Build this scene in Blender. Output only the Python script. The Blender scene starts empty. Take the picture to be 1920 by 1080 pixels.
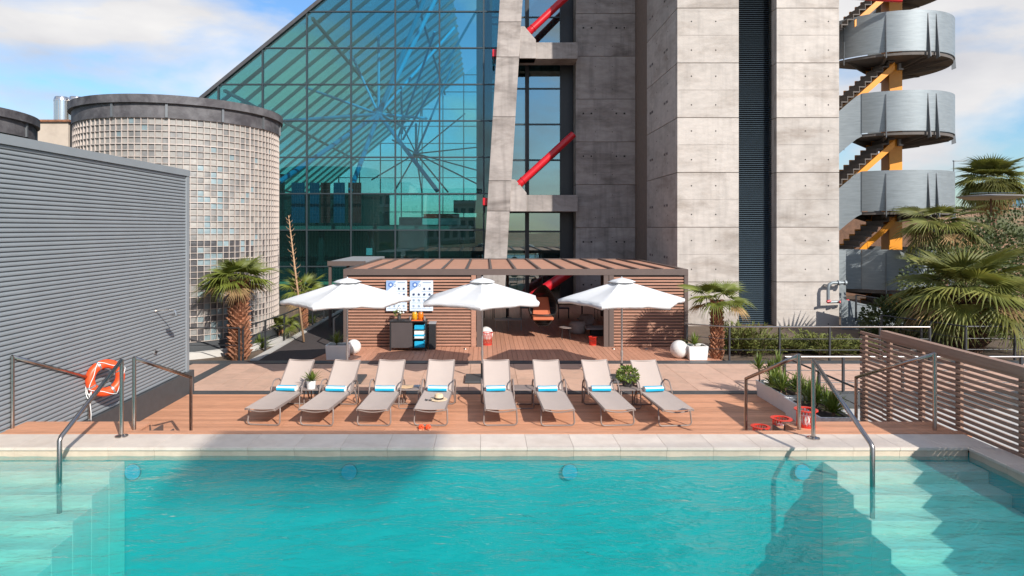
import bpy, bmesh, math, random
from mathutils import Vector, Matrix, Euler
random.seed(7)
R = math.radians
SC = bpy.context.scene
COL = SC.collection

# ------------------------------------------------------------------ camera, sky, sun, exposure
cam_d = bpy.data.cameras.new("camera"); cam = bpy.data.objects.new("camera", cam_d); COL.objects.link(cam)
cam.location = (0, 0, 3.8); cam.rotation_euler = (R(90), 0, 0)
cam_d.sensor_width = 36; cam_d.lens = 22.5; cam_d.shift_x = 50/1920; cam_d.shift_y = -112/1920
cam_d.clip_start = .1; cam_d.clip_end = 3000
SC.camera = cam
SC.view_settings.view_transform = 'Standard'; SC.view_settings.look = 'None'
SC.view_settings.exposure = 0.62; SC.view_settings.gamma = 1
SC.view_settings.use_curve_mapping = False
SC.cycles.max_bounces = 10; SC.cycles.transparent_max_bounces = 24
SC.cycles.use_denoising = True
SC.cycles.caustics_reflective = False; SC.cycles.caustics_refractive = False
SC.cycles.sample_clamp_indirect = 6

SUN_DIR = Vector((-.9, 1.3, -1)).normalized()
sd = bpy.data.lights.new("sun", 'SUN'); sd.energy = 3.9; sd.angle = R(.53); sd.color = (1, .945, .87)
so = bpy.data.objects.new("sun", sd); COL.objects.link(so)
so.rotation_euler = SUN_DIR.to_track_quat('-Z', 'Y').to_euler(); so.location = (20, -28, 30)

W = bpy.data.worlds.new("World"); SC.world = W; W.use_nodes = True
nt = W.node_tree; nt.nodes.clear()
def wn(t, **k):
    n = nt.nodes.new(t)
    for a, b in k.items(): setattr(n, a, b)
    return n
wo = wn('ShaderNodeOutputWorld'); bg = wn('ShaderNodeBackground'); bg.inputs[1].default_value = .085
sky = wn('ShaderNodeTexSky'); sky.sky_type = 'NISHITA'; sky.sun_disc = False
sky.sun_elevation = R(32.3); sky.sun_rotation = R(145.3); sky.air_density = 1.3; sky.dust_density = .6; sky.ozone_density = 3.5
tc = wn('ShaderNodeTexCoord')
mp = wn('ShaderNodeMapping'); mp.inputs['Scale'].default_value = (1.5, 1.5, 3.6); mp.inputs['Location'].default_value = (.62, .35, .12)
nz = wn('ShaderNodeTexNoise'); nz.inputs['Scale'].default_value = 1.55; nz.inputs['Detail'].default_value = 9; nz.inputs['Roughness'].default_value = .52; nz.inputs['Distortion'].default_value = .25
cr = wn('ShaderNodeValToRGB'); cr.color_ramp.elements[0].position = .445; cr.color_ramp.elements[1].position = .575
nz2 = wn('ShaderNodeTexNoise'); nz2.inputs['Scale'].default_value = 2.6; nz2.inputs['Detail'].default_value = 6
cr2 = wn('ShaderNodeValToRGB'); cr2.color_ramp.elements[0].position = .35; cr2.color_ramp.elements[1].position = .68
cr2.color_ramp.elements[0].color = (4.7, 4.75, 5.15, 1); cr2.color_ramp.elements[1].color = (7.1, 7.0, 6.95, 1)
mx = wn('ShaderNodeMix', data_type='RGBA')
skm = wn('ShaderNodeMix', data_type='RGBA', blend_type='MULTIPLY'); skm.inputs[0].default_value = 1; skm.inputs[7].default_value = (.86, 1.10, 1.36, 1)
L = nt.links.new
L(tc.outputs['Generated'], mp.inputs[0]); L(mp.outputs[0], nz.inputs[0]); L(mp.outputs[0], nz2.inputs[0])
L(nz.outputs[0], cr.inputs[0]); L(nz2.outputs[0], cr2.inputs[0]); L(cr.outputs[0], mx.inputs[0])
L(sky.outputs[0], skm.inputs[6]); L(skm.outputs[2], mx.inputs[6]); L(cr2.outputs[0], mx.inputs[7]); L(mx.outputs[2], bg.inputs[0]); L(bg.outputs[0], wo.inputs[0])

# ------------------------------------------------------------------ helpers
def P(px, py, Y):                       # photo pixel at distance Y -> world point
    return Vector(((px-910)*Y/1200, Y, 3.8-(py-428)*Y/1200))

ORG = {}
def org(o): return ORG.get(o.name, Vector((0, 0, 0)))
def tag(o, label=None, cat=None, group=None, kind=None):
    if label: o['label'] = label
    if cat: o['category'] = cat
    if group: o['group'] = group
    if kind: o['kind'] = kind
    return o
def thing(name, label, cat, loc=(0, 0, 0), group=None):
    o = bpy.data.objects.new(name, None); COL.objects.link(o); o.location = loc; o.empty_display_size = .2
    ORG[o.name] = Vector(loc)
    return tag(o, label, cat, group)
def inst(name, me, loc, parent=None, rot=None, scale=None):
    o = bpy.data.objects.new(name, me); COL.objects.link(o)
    l = Vector(loc)
    if parent: o.parent = parent; l = l - org(parent)
    o.location = l
    if rot: o.rotation_euler = rot
    if scale: o.scale = scale
    ORG[o.name] = Vector(loc)
    return o
def copy_tree(o, parent=None):
    c = o.copy(); COL.objects.link(c)
    if parent: c.parent = parent
    for ch in [x for x in list(COL.objects) if x.parent == o]: copy_tree(ch, c)
    return c

class MB:
    def __init__(s): s.v = []; s.f = []; s.m = []
    def add(s, vs, fs, mi=0):
        b = len(s.v); s.v += [tuple(v) for v in vs]
        for f in fs: s.f.append(tuple(b+i for i in f)); s.m.append(mi)
        return s
    def box(s, x0, x1, y0, y1, z0, z1, mi=0):
        return s.add([(x0,y0,z0),(x1,y0,z0),(x1,y1,z0),(x0,y1,z0),(x0,y0,z1),(x1,y0,z1),(x1,y1,z1),(x0,y1,z1)],
            [(0,3,2,1),(4,5,6,7),(0,1,5,4),(1,2,6,5),(2,3,7,6),(3,0,4,7)], mi)
    def bar(s, p, q, w, h=None, up=(0,0,1), mi=0):      # rectangular bar from p to q
        h = h or w; p = Vector(p); q = Vector(q); d = (q-p).normalized(); up = Vector(up)
        if abs(d.dot(up)) > .98: up = Vector((0, 1, 0))
        x = d.cross(up).normalized()*w/2; z = x.cross(d).normalized()*h/2
        vs = []
        for c in (p, q): vs += [c-x-z, c+x-z, c+x+z, c-x+z]
        return s.add(vs, [(0,3,2,1),(4,5,6,7),(0,1,5,4),(1,2,6,5),(2,3,7,6),(3,0,4,7)], mi)
    def tube(s, pts, r, n=8, closed=False, cap=True, mi=0):
        pts = [Vector(p) for p in pts]; rs = r if isinstance(r, (list, tuple)) else [r]*len(pts)
        N = len(pts); vs = []; ref = None
        for i, p in enumerate(pts):
            if closed: d = pts[(i+1) % N]-pts[i-1]
            else: d = pts[min(i+1, N-1)]-pts[max(i-1, 0)]
            d.normalize()
            if ref is None: ref = Vector((0, 0, 1)) if abs(d.z) < .9 else Vector((0, 1, 0))
            a = d.cross(ref).normalized(); b = a.cross(d).normalized(); ref = b
            for k in range(n):
                t = 2*math.pi*k/n; vs.append(p+(a*math.cos(t)+b*math.sin(t))*rs[i])
        fs = []
        for i in range(N if closed else N-1):
            j = (i+1) % N
            for k in range(n):
                l = (k+1) % n; fs.append((i*n+k, i*n+l, j*n+l, j*n+k))
        if cap and not closed:
            fs.append(tuple(range(n))[::-1]); fs.append(tuple((N-1)*n+k for k in range(n)))
        return s.add(vs, fs, mi)
    def lathe(s, prof, n=24, c=(0, 0, 0), mi=0, a0=0, a1=360, caps=False):
        c = Vector(c); full = abs(a1-a0) >= 360; M = n if full else n+1; vs = []
        for k in range(M):
            t = R(a0+(a1-a0)*k/n)
            for (r, z) in prof: vs.append(c+Vector((r*math.cos(t), r*math.sin(t), z)))
        q = len(prof); fs = []
        for k in range(n):
            l = (k+1) % M
            for i in range(q-1): fs.append((k*q+i, l*q+i, l*q+i+1, k*q+i+1))
        return s.add(vs, fs, mi)
    def prism(s, poly, z0, z1, mi=0):
        n = len(poly)
        vs = [(x, y, z0) for x, y in poly]+[(x, y, z1) for x, y in poly]
        return s.add(vs, [tuple(range(n))[::-1], tuple(range(n, 2*n))]+[(i, (i+1) % n, n+(i+1) % n, n+i) for i in range(n)], mi)
    def plate(s, pts, off, mi=0):                        # polygon pts extruded by vector off
        n = len(pts); off = Vector(off); pts = [Vector(p) for p in pts]
        return s.add(pts+[p+off for p in pts], [tuple(range(n))[::-1], tuple(range(n, 2*n))]+[(i, (i+1) % n, n+(i+1) % n, n+i) for i in range(n)], mi)
    def ball(s, c, r, n=10, sz=1, mi=0):
        return s.lathe([(r*math.sin(math.pi*i/n)+1e-5, -r*sz*math.cos(math.pi*i/n)) for i in range(n+1)], n*2, c, mi)
    def mesh(s, name, mats, off=(0, 0, 0), smooth=False, bevel=0):
        me = bpy.data.meshes.new(name); off = Vector(off)
        me.from_pydata([tuple(Vector(v)-off) for v in s.v], [], s.f)
        mats = mats if isinstance(mats, (list, tuple)) else [mats]
        for m in mats: me.materials.append(m)
        if len(mats) > 1: me.polygons.foreach_set('material_index', s.m)
        bm = bmesh.new(); bm.from_mesh(me)
        bmesh.ops.recalc_face_normals(bm, faces=bm.faces)
        if bevel: bmesh.ops.bevel(bm, geom=list(bm.edges), offset=bevel, segments=2, affect='EDGES', profile=.6)
        bm.to_mesh(me); bm.free()
        if smooth: me.polygons.foreach_set('use_smooth', [True]*len(me.polygons)); 
        if smooth == 'a':
            me.set_sharp_from_angle(angle=R(35))
        me.update(); return me
    def build(s, name, mats, parent=None, smooth=False, bevel=0, kind=None, loc=None):
        o0 = org(parent) if parent else Vector(loc or (0, 0, 0))
        me = s.mesh(name, mats, o0, smooth, bevel)
        o = bpy.data.objects.new(name, me); COL.objects.link(o)
        if parent: o.parent = parent
        else: o.location = o0
        ORG[o.name] = Vector(o0)
        if kind: o['kind'] = kind
        return o

# ------------------------------------------------------------------ materials
def mat(name, col, rough=.6, metal=0, var=.12, scale=4, stretch=(1, 1, 1), bump=.0, bscale=60, rnd=.0, col2=None, c2=(.45, .7), c2scale=None, spec=.5, bstretch=None, trans=0, emit=0, streak=0):
    m = bpy.data.materials.new(name); m.use_nodes = True; t = m.node_tree; N = t.nodes; K = t.links.new
    b = N['Principled BSDF']
    b.inputs['Roughness'].default_value = rough; b.inputs['Metallic'].default_value = metal
    b.inputs['Specular IOR Level'].default_value = spec
    tc = N.new('ShaderNodeTexCoord'); oi = N.new('ShaderNodeObjectInfo')
    sc = N.new('ShaderNodeVectorMath'); sc.operation = 'SCALE'; sc.inputs[0].default_value = (37, 53, 71); K(oi.outputs['Random'], sc.inputs['Scale'])
    ad = N.new('ShaderNodeVectorMath'); K(tc.outputs['Object'], ad.inputs[0]); K(sc.outputs[0], ad.inputs[1])
    ml = N.new('ShaderNodeVectorMath'); ml.operation = 'MULTIPLY'; ml.inputs[1].default_value = stretch; K(ad.outputs[0], ml.inputs[0])
    n1 = N.new('ShaderNodeTexNoise'); n1.inputs['Scale'].default_value = scale; n1.inputs['Detail'].default_value = 8; n1.inputs['Roughness'].default_value = .6; K(ml.outputs[0], n1.inputs[0])
    mr = N.new('ShaderNodeMapRange'); mr.inputs[1].default_value = .25; mr.inputs[2].default_value = .75; mr.inputs[3].default_value = 1-var; mr.inputs[4].default_value = 1+var; K(n1.outputs[0], mr.inputs[0])
    rr = N.new('ShaderNodeMapRange'); rr.inputs[3].default_value = 1-rnd; rr.inputs[4].default_value = 1+rnd; K(oi.outputs['Random'], rr.inputs[0])
    mm = N.new('ShaderNodeMath'); mm.operation = 'MULTIPLY'; K(mr.outputs[0], mm.inputs[0]); K(rr.outputs[0], mm.inputs[1])
    base = N.new('ShaderNodeRGB'); base.outputs[0].default_value = (*col, 1); src = base.outputs[0]
    if col2:
        n2 = N.new('ShaderNodeTexNoise'); n2.inputs['Scale'].default_value = c2scale or scale*.35; n2.inputs['Detail'].default_value = 10; n2.inputs['Roughness'].default_value = .65; n2.inputs['Distortion'].default_value = .4
        K(ml.outputs[0], n2.inputs[0])
        r2 = N.new('ShaderNodeMapRange'); r2.inputs[1].default_value = c2[0]; r2.inputs[2].default_value = c2[1]; K(n2.outputs[0], r2.inputs[0])
        x = N.new('ShaderNodeMix'); x.data_type = 'RGBA'; x.inputs[7].default_value = (*col2, 1); K(r2.outputs[0], x.inputs[0]); K(src, x.inputs[6]); src = x.outputs[2]
    if streak:      # rain runs and damp patches
        m4 = N.new('ShaderNodeVectorMath'); m4.operation = 'MULTIPLY'; m4.inputs[1].default_value = (2.6, 2.6, .22); K(ad.outputs[0], m4.inputs[0])
        n4 = N.new('ShaderNodeTexNoise'); n4.inputs['Scale'].default_value = 1.6; n4.inputs['Detail'].default_value = 7; K(m4.outputs[0], n4.inputs[0])
        r4 = N.new('ShaderNodeMapRange'); r4.inputs[1].default_value = .5; r4.inputs[2].default_value = .72; r4.inputs[3].default_value = 1; r4.inputs[4].default_value = 1-streak; K(n4.outputs[0], r4.inputs[0])
        n5 = N.new('ShaderNodeTexNoise'); n5.inputs['Scale'].default_value = .9; n5.inputs['Detail'].default_value = 9; n5.inputs['Distortion'].default_value = .3; K(tc.outputs['Object'], n5.inputs[0])
        sc5 = N.new('ShaderNodeVectorMath'); K(ad.outputs[0], sc5.inputs[0]); sc5.inputs[1].default_value = (9, 3, 5); K(sc5.outputs[0], n5.inputs[0])
        r5 = N.new('ShaderNodeMapRange'); r5.inputs[1].default_value = .50; r5.inputs[2].default_value = .66; r5.inputs[3].default_value = 1; r5.inputs[4].default_value = 1-streak*.75; K(n5.outputs[0], r5.inputs[0])
        q4 = N.new('ShaderNodeMath'); q4.operation = 'MULTIPLY'; K(r4.outputs[0], q4.inputs[0]); K(r5.outputs[0], q4.inputs[1])
        q5 = N.new('ShaderNodeMath'); q5.operation = 'MULTIPLY'; K(q4.outputs[0], q5.inputs[0]); K(mm.outputs[0], q5.inputs[1]); mm = q5
    vs = N.new('ShaderNodeVectorMath'); vs.operation = 'SCALE'; K(src, vs.inputs[0]); K(mm.outputs[0], vs.inputs['Scale']); K(vs.outputs[0], b.inputs['Base Color'])
    if bump:
        n3 = N.new('ShaderNodeTexNoise'); n3.inputs['Scale'].default_value = bscale; n3.inputs['Detail'].default_value = 5
        if bstretch:
            m3 = N.new('ShaderNodeVectorMath'); m3.operation = 'MULTIPLY'; m3.inputs[1].default_value = bstretch; K(ad.outputs[0], m3.inputs[0]); K(m3.outputs[0], n3.inputs[0])
        else: K(ml.outputs[0], n3.inputs[0])
        bp = N.new('ShaderNodeBump'); bp.inputs['Strength'].default_value = bump; bp.inputs['Distance'].default_value = .02; K(n3.outputs[0], bp.inputs['Height']); K(bp.outputs[0], b.inputs['Normal'])
        rm = N.new('ShaderNodeMapRange'); rm.inputs[3].default_value = max(rough-.08, .02); rm.inputs[4].default_value = min(rough+.08, 1); K(n1.outputs[0], rm.inputs[0]); K(rm.outputs[0], b.inputs['Roughness'])
    if trans:      # thin cloth or leaf lets some light through
        tr = N.new('ShaderNodeBsdfTranslucent'); K(vs.outputs[0], tr.inputs[0])
        ms = N.new('ShaderNodeMixShader'); ms.inputs[0].default_value = trans
        K(b.outputs[0], ms.inputs[1]); K(tr.outputs[0], ms.inputs[2]); K(ms.outputs[0], N['Material Output'].inputs[0])
    if emit:
        b.inputs['Emission Color'].default_value = (*col, 1); b.inputs['Emission Strength'].default_value = emit
    return m

M = {}
M['deck'] = mat('deck_wood', (.59, .285, .165), .55, var=.24, scale=3, stretch=(1, 14, 1), bump=.3, bscale=40, rnd=.14)
M['deck_y'] = mat('deck_wood_long', (.53, .26, .165), .55, var=.16, scale=3, stretch=(14, 1, 1), bump=.25, bscale=40, rnd=.10)
M['slat'] = mat('slat_wood', (.36, .185, .125), .6, var=.2, scale=3, stretch=(1, 10, 10), bump=.2, bscale=40, rnd=.12)
M['fence_wood'] = mat('fence_wood', (.32, .20, .145), .6, var=.2, scale=3, stretch=(10, 1, 10), bump=.25, bscale=40, rnd=.1)
M['roofing'] = mat('terracotta_roofing', (.46, .235, .155), .75, var=.12, scale=3, bump=.15, bscale=80, rnd=.05)
M['taupe'] = mat('taupe_metal', (.115, .085, .075), .45, var=.08, scale=3, spec=.4)
M['tile'] = mat('pink_paving', (.57, .365, .27), .7, var=.10, scale=5, bump=.25, bscale=50, rnd=.07, col2=(.48, .33, .25), c2=(.5, .75), c2scale=1.6)
M['strip'] = mat('dark_kerb_metal', (.06, .065, .07), .5, var=.15, scale=6)
M['coping'] = mat('coping_stone', (.66, .57, .49), .55, var=.07, scale=6, bump=.12, bscale=50, rnd=.05, col2=(.58, .48, .40), c2=(.45, .75), c2scale=2.5)
M['bandtile'] = mat('pool_band_tile', (.55, .45, .35), .5, var=.12, scale=6, bump=.1, bscale=40, rnd=.06)
M['basin'] = mat('pool_plaster', (.02, .41, .42), .6, var=.06, scale=2, rnd=0)
M['poolstep'] = mat('pool_step_tile', (.84, .78, .67), .5, var=.08, scale=4)
M['cladding'] = mat('blue_grey_cladding', (.245, .268, .285), .5, metal=0, var=.07, scale=2, spec=.5)
M['concrete'] = mat('board_concrete', (.465, .42, .38), .75, var=.13, scale=3.2, bump=.3, bscale=22, rnd=.10, col2=(.26, .215, .18), c2=(.48, .78), c2scale=.55, stretch=(.8, .8, 2.2), streak=.15)
M['concrete_dirty'] = mat('weathered_concrete', (.37, .33, .305), .78, var=.16, scale=2.6, bump=.3, bscale=22, rnd=.10, col2=(.15, .125, .11), c2=(.46, .72), c2scale=.5, stretch=(.8, .8, 2.0), streak=.25)
M['joint'] = mat('concrete_joint', (.20, .15, .12), .9)
M['hole'] = mat('tie_hole_shade', (.035, .03, .028), .9)
M['rimcon'] = mat('dark_rim_concrete', (.115, .11, .115), .7, var=.3, scale=2.5, bump=.3, bscale=20, col2=(.05, .045, .05), c2=(.42, .62), c2scale=1.8)
M['mortar'] = mat('block_mortar', (.50, .43, .385), .7, var=.1, scale=8)
M['block_pale'] = mat('glass_block_pale', (.31, .295, .27), .6, var=.22, scale=5, rnd=.16, bump=.3, bscale=12, spec=.8)
M['block_grey'] = mat('glass_block_grey', (.22, .215, .205), .5, var=.3, scale=5, rnd=.2, bump=.3, bscale=12, spec=.9)
M['block_blue'] = mat('glass_block_blue', (.20, .27, .29), .5, var=.2, scale=5, rnd=.2, bump=.3, bscale=12, spec=.9)
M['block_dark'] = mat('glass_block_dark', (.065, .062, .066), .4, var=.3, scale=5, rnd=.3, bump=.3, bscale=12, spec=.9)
M['louver'] = mat('slate_louver', (.085, .12, .15), .4, metal=.3, var=.08, scale=3)
M['louver_dark'] = mat('charcoal_louver', (.05, .048, .05), .5, metal=.2, var=.08, scale=3)
M['black'] = mat('black_metal', (.018, .018, .02), .45, var=.1)
M['recess'] = mat('recess_dark', (.02, .02, .022), .8)
M['mullion'] = mat('mullion_metal', (.045, .06, .068), .4, metal=.3, var=.1)
M['edge'] = mat('weathered_edge_metal', (.06, .06, .065), .65, var=.3, scale=3)
M['rafter'] = mat('roof_rafter', (.12, .14, .145), .6, var=.1)
M['bluepipe'] = mat('blue_pipe', (.0, .33, .66), .35, var=.05)
M['red'] = mat('red_paint', (.52, .010, .018), .32, var=.08, scale=6, spec=.55)
M['redbasket'] = mat('red_basket', (.60, .035, .02), .4, var=.06)
M['orangered'] = mat('life_ring_orange', (.80, .085, .02), .4, var=.06, scale=8)
M['galv'] = mat('galvanised_sheet', (.24, .27, .285), .5, metal=.35, var=.16, scale=2, stretch=(1, 1, 7), bump=.06, bscale=30, rnd=.05)
M['galv_dark'] = mat('galvanised_fin', (.16, .17, .18), .5, metal=.4, var=.12)
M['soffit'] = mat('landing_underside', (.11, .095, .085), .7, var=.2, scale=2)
M['yellow'] = mat('yellow_steel', (.72, .27, .012), .42, var=.1, scale=3)
M['steel'] = mat('brushed_steel', (.42, .38, .35), .25, metal=1, var=.06, stretch=(1, 1, 1))
M['alu'] = mat('aluminium_pole', (.62, .62, .62), .3, metal=.9, var=.03)
M['rail'] = mat('dark_rail', (.035, .037, .042), .42, metal=.2, var=.1)
M['canvas'] = mat('white_canvas', (.75, .755, .755), .85, var=.025, scale=2, trans=.18, bump=.12, bscale=9)
M['frame'] = mat('taupe_lounger_frame', (.23, .185, .165), .42, var=.05)
M['sling'] = mat('taupe_sling', (.45, .37, .325), .8, var=.04, scale=3, bump=.25, bscale=160, rnd=.03)
M['twhite'] = mat('towel_white', (.82, .82, .80), .95, var=.05, bump=.5, bscale=120)
M['tblue'] = mat('towel_blue', (.015, .42, .68), .95, var=.08, bump=.5, bscale=120)
M['white'] = mat('white_paint', (.74, .73, .71), .45, var=.05, scale=3, bump=.05, bscale=20)
M['lampwhite'] = mat('lamp_plastic', (.84, .82, .79), .35, var=.03, trans=.2)
M['soil'] = mat('potting_soil', (.045, .03, .02), .95, bump=.6, bscale=50)
M['earth'] = mat('garden_earth', (.12, .085, .06), .95, var=.3, scale=2, bump=.6, bscale=20)
M['carpet'] = mat('dark_ramp_surface', (.055, .043, .042), .9, var=.15, scale=6, bump=.3, bscale=90)
M['leaf'] = mat('fan_leaf', (.175, .20, .03), .55, var=.25, scale=3, rnd=.22, trans=.3, col2=(.15, .19, .035), c2=(.4, .7), c2scale=2)
M['leaf_dark'] = mat('fan_leaf_dark', (.14, .155, .03), .6, var=.25, scale=3, rnd=.35, trans=.3, col2=(.25, .23, .05), c2=(.45, .7), c2scale=2)
M['leaf_dry'] = mat('dry_leaf', (.34, .22, .10), .8, var=.3, scale=4, rnd=.25, trans=.2)
M['petiole'] = mat('leaf_stalk', (.20, .20, .06), .5, var=.2)
M['boot'] = mat('palm_boot', (.34, .145, .075), .8, var=.35, scale=6, bump=.5, bscale=30, col2=(.15, .07, .04), c2=(.4, .65), c2scale=5)
M['boot_dark'] = mat('palm_boot_dark', (.15, .08, .05), .85, var=.35, scale=6, bump=.5, bscale=30)
M['yucca'] = mat('yucca_leaf', (.12, .17, .025), .45, var=.25, scale=4, rnd=.15, trans=.25, col2=(.22, .27, .06), c2=(.45, .7), c2scale=3)
M['juniper'] = mat('juniper_needles', (.16, .18, .04), .7, var=.35, scale=1.5, rnd=.15, trans=.15, col2=(.16, .17, .04), c2=(.4, .65), c2scale=2.5)
M['shrub'] = mat('shrub_leaves', (.06, .085, .02), .6, var=.4, scale=1.2, rnd=.25, trans=.2, col2=(.10, .11, .035), c2=(.45, .7), c2scale=1.2)
M['bark'] = mat('brown_bark', (.16, .10, .065), .9, var=.3, scale=5, bump=.5, bscale=25)
M['stalk'] = mat('dry_stalk', (.42, .26, .15), .85, var=.2, scale=5)
M['beige'] = mat('beige_render', (.50, .42, .34), .8, var=.1, scale=2, col2=(.38, .31, .25), c2=(.5, .7))
M['chrome'] = mat('flue_chrome', (.72, .68, .64), .18, metal=1, var=.04)
M['tealpanel'] = mat('teal_glazing', (.06, .30, .27), .12, var=.08, spec=.8)
M['interior'] = mat('interior_dark', (.035, .045, .045), .85, var=.3, scale=.5)
M['interior_floor'] = mat('interior_floor', (.10, .10, .095), .5, var=.15, scale=1)
M['slabedge'] = mat('interior_slab_edge', (.20, .20, .185), .7)
M['curtain'] = mat('beige_blind', (.36, .34, .26), .85, var=.12, scale=2, stretch=(6, 1, 1))
M['bannerblue'] = mat('banner_blue', (.01, .08, .18), .7, var=.2)
M['bannerred'] = mat('banner_red', (.28, .03, .03), .7, var=.2)
M['grey'] = mat('mid_grey_paint', (.30, .30, .31), .5, var=.06)
M['pouf'] = mat('woven_pouf', (.40, .36, .33), .9, var=.15, scale=10, bump=.6, bscale=60)
M['rattan'] = mat('black_rattan', (.018, .015, .014), .5, var=.2)
M['cushion'] = mat('terracotta_cushion', (.52, .15, .07), .9, var=.08, bump=.3, bscale=80)
M['paper'] = mat('poster_paper', (.60, .68, .76), .5, var=.05)
M['posterblue'] = mat('poster_blue', (.08, .17, .42), .5, var=.15)
M['postermid'] = mat('poster_mid_blue', (.25, .38, .62), .5, var=.1)
M['ink'] = mat('poster_ink', (.03, .05, .11), .6)
M['inkpale'] = mat('poster_pale_ink', (.26, .34, .44), .6)
M['orange'] = mat('orange_mat', (.75, .14, .03), .7)
M['juice_y'] = mat('yellow_juice', (.75, .40, .02), .2, spec=.7, trans=.3)
M['juice_o'] = mat('orange_juice', (.80, .22, .01), .2, spec=.7, trans=.3)
M['cabinet'] = mat('cabinet_brown', (.075, .062, .062), .4, var=.08)
M['straw'] = mat('straw_hat', (.72, .55, .36), .85, var=.12, scale=14, bump=.4, bscale=90)
M['kraft'] = mat('book_kraft', (.62, .42, .24), .8, var=.1)
M['flesh'] = mat('sandal_sole', (.55, .30, .18), .7)
M['pot_dark'] = mat('dark_pot', (.05, .045, .045), .5)
M['tabletop'] = mat('table_top', (.26, .21, .19), .45, var=.04)
M['palestone'] = mat('pale_pavement', (.50, .48, .45), .75, var=.08, scale=2)
M['ground'] = mat('dry_ground', (.30, .17, .10), .95, var=.3, scale=.5, bump=.4, bscale=3, col2=(.09, .10, .035), c2=(.46, .56), c2scale=.28)
M['hill'] = mat('orange_earth_hill', (.36, .17, .085), .95, var=.25, scale=.3, bump=.4, bscale=3, col2=(.13, .12, .05), c2=(.5, .62), c2scale=.35)
M['asphalt'] = mat('asphalt', (.06, .06, .062), .9, var=.15, scale=3)
M['carblue'] = mat('car_paint_blue', (.10, .22, .30), .25, metal=.3, var=.02)
M['cardark'] = mat('car_paint_dark', (.03, .035, .04), .25, var=.02)
M['carwhite'] = mat('car_paint_white', (.70, .70, .70), .25, var=.02)
M['carglass'] = mat('car_glass', (.02, .03, .035), .08, var=.02)
M['rubber'] = mat('rubber', (.02, .02, .02), .8)
M['bluelight'] = mat('pool_lamp_lens', (.03, .42, .62), .3, var=.1)
M['facade'] = mat('white_render', (.66, .63, .58), .8, var=.06, scale=.6)
M['winglass'] = mat('dark_window_glass', (.03, .045, .05), .08, var=.1, rnd=.2, spec=.8)

def glass_mat(name, tint, refl, rough=.0, dirt=.03):
    m = bpy.data.materials.new(name); m.use_nodes = True; t = m.node_tree; N = t.nodes; K = t.links.new
    N.remove(N['Principled BSDF'])
    tr = N.new('ShaderNodeBsdfTransparent'); tr.inputs[0].default_value = (*tint, 1)
    gl = N.new('ShaderNodeBsdfGlossy'); gl.inputs[0].default_value = (.80, .97, .97, 1); gl.inputs['Roughness'].default_value = rough
    df = N.new('ShaderNodeBsdfDiffuse'); df.inputs[0].default_value = (.25, .5, .48, 1)
    fr = N.new('ShaderNodeLayerWeight'); fr.inputs[0].default_value = .5
    pw = N.new('ShaderNodeMath'); pw.operation = 'POWER'; pw.inputs[1].default_value = 5; K(fr.outputs['Facing'], pw.inputs[0])
    m5 = N.new('ShaderNodeMath'); m5.operation = 'MULTIPLY'; m5.inputs[1].default_value = .5; K(pw.outputs[0], m5.inputs[0])
    ad = N.new('ShaderNodeMath'); ad.inputs[1].default_value = refl; ad.use_clamp = True; K(m5.outputs[0], ad.inputs[0])
    # panes are not perfectly flat: slow ripple, different in every pane
    tc = N.new('ShaderNodeTexCoord'); nz = N.new('ShaderNodeTexNoise'); nz.inputs['Scale'].default_value = .35; nz.inputs['Detail'].default_value = 1
    K(tc.outputs['Object'], nz.inputs[0]); bp = N.new('ShaderNodeBump'); bp.inputs['Strength'].default_value = .12; bp.inputs['Distance'].default_value = .05; K(nz.outputs[0], bp.inputs['Height']); K(bp.outputs[0], gl.inputs['Normal'])
    m1 = N.new('ShaderNodeMixShader'); K(ad.outputs[0], m1.inputs[0]); K(tr.outputs[0], m1.inputs[1]); K(gl.outputs[0], m1.inputs[2])
    m2 = N.new('ShaderNodeMixShader'); m2.inputs[0].default_value = dirt; K(m1.outputs[0], m2.inputs[1]); K(df.outputs[0], m2.inputs[2])
    K(m2.outputs[0], N['Material Output'].inputs[0]); return m
M['glass'] = glass_mat('teal_facade_glass', (.46, .73, .73), .085, dirt=.012)
M['roofglass'] = glass_mat('teal_roof_glass', (.62, .84, .80), .0, dirt=.04)
M['backglass'] = glass_mat('pale_back_glass', (.80, .95, .95), .0, dirt=.02)
M['bayglass'] = glass_mat('blue_bay_glass', (.12, .34, .38), .30)

# ------------------------------------------------------------------ ground and setting
def ground_sheet():
    mb = MB()
    xs = [-900, -300, -120, -60, -30, -15, 0, 12, 16, 20, 24, 28, 33, 40, 55, 80, 120, 300, 900]
    ys = [-900, -300, -120, -60, -20, 0, 14, 20, 26, 32, 38, 44, 50, 56, 62, 70, 80, 100, 160, 400, 1500]
    def h(x, y):
        a = min(max((x-16)/14, 0), 1); b = min(max((y-30)/28, 0), 1)
        if -16 < x < 13 and -25 < y < 15: return -2.3      # dug out under the pool
        return -.37 + 5.9*a*b*b*(3-2*b)
    vs = [(x, y, h(x, y)) for y in ys for x in xs]; n = len(xs)
    fs = [(j*n+i, j*n+i+1, (j+1)*n+i+1, (j+1)*n+i) for j in range(len(ys)-1) for i in range(n-1)]
    mb.add(vs, fs); o = mb.build('ground', M['ground'], smooth=True, kind='structure')
    return h
HG = ground_sheet()
# orange earth bank with a road on the hill at the right
mb = MB(); mb.plate([(28, 60, 5.1), (75, 60, 5.1), (75, 66, 5.9), (28, 66, 5.9)], (0, 0, -3)); mb.build('earth_bank', M['hill'], kind='structure')
mb = MB(); mb.box(26, 90, 66, 74, 4, 5.95); mb.build('hill_road', M['asphalt'], kind='structure')

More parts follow.
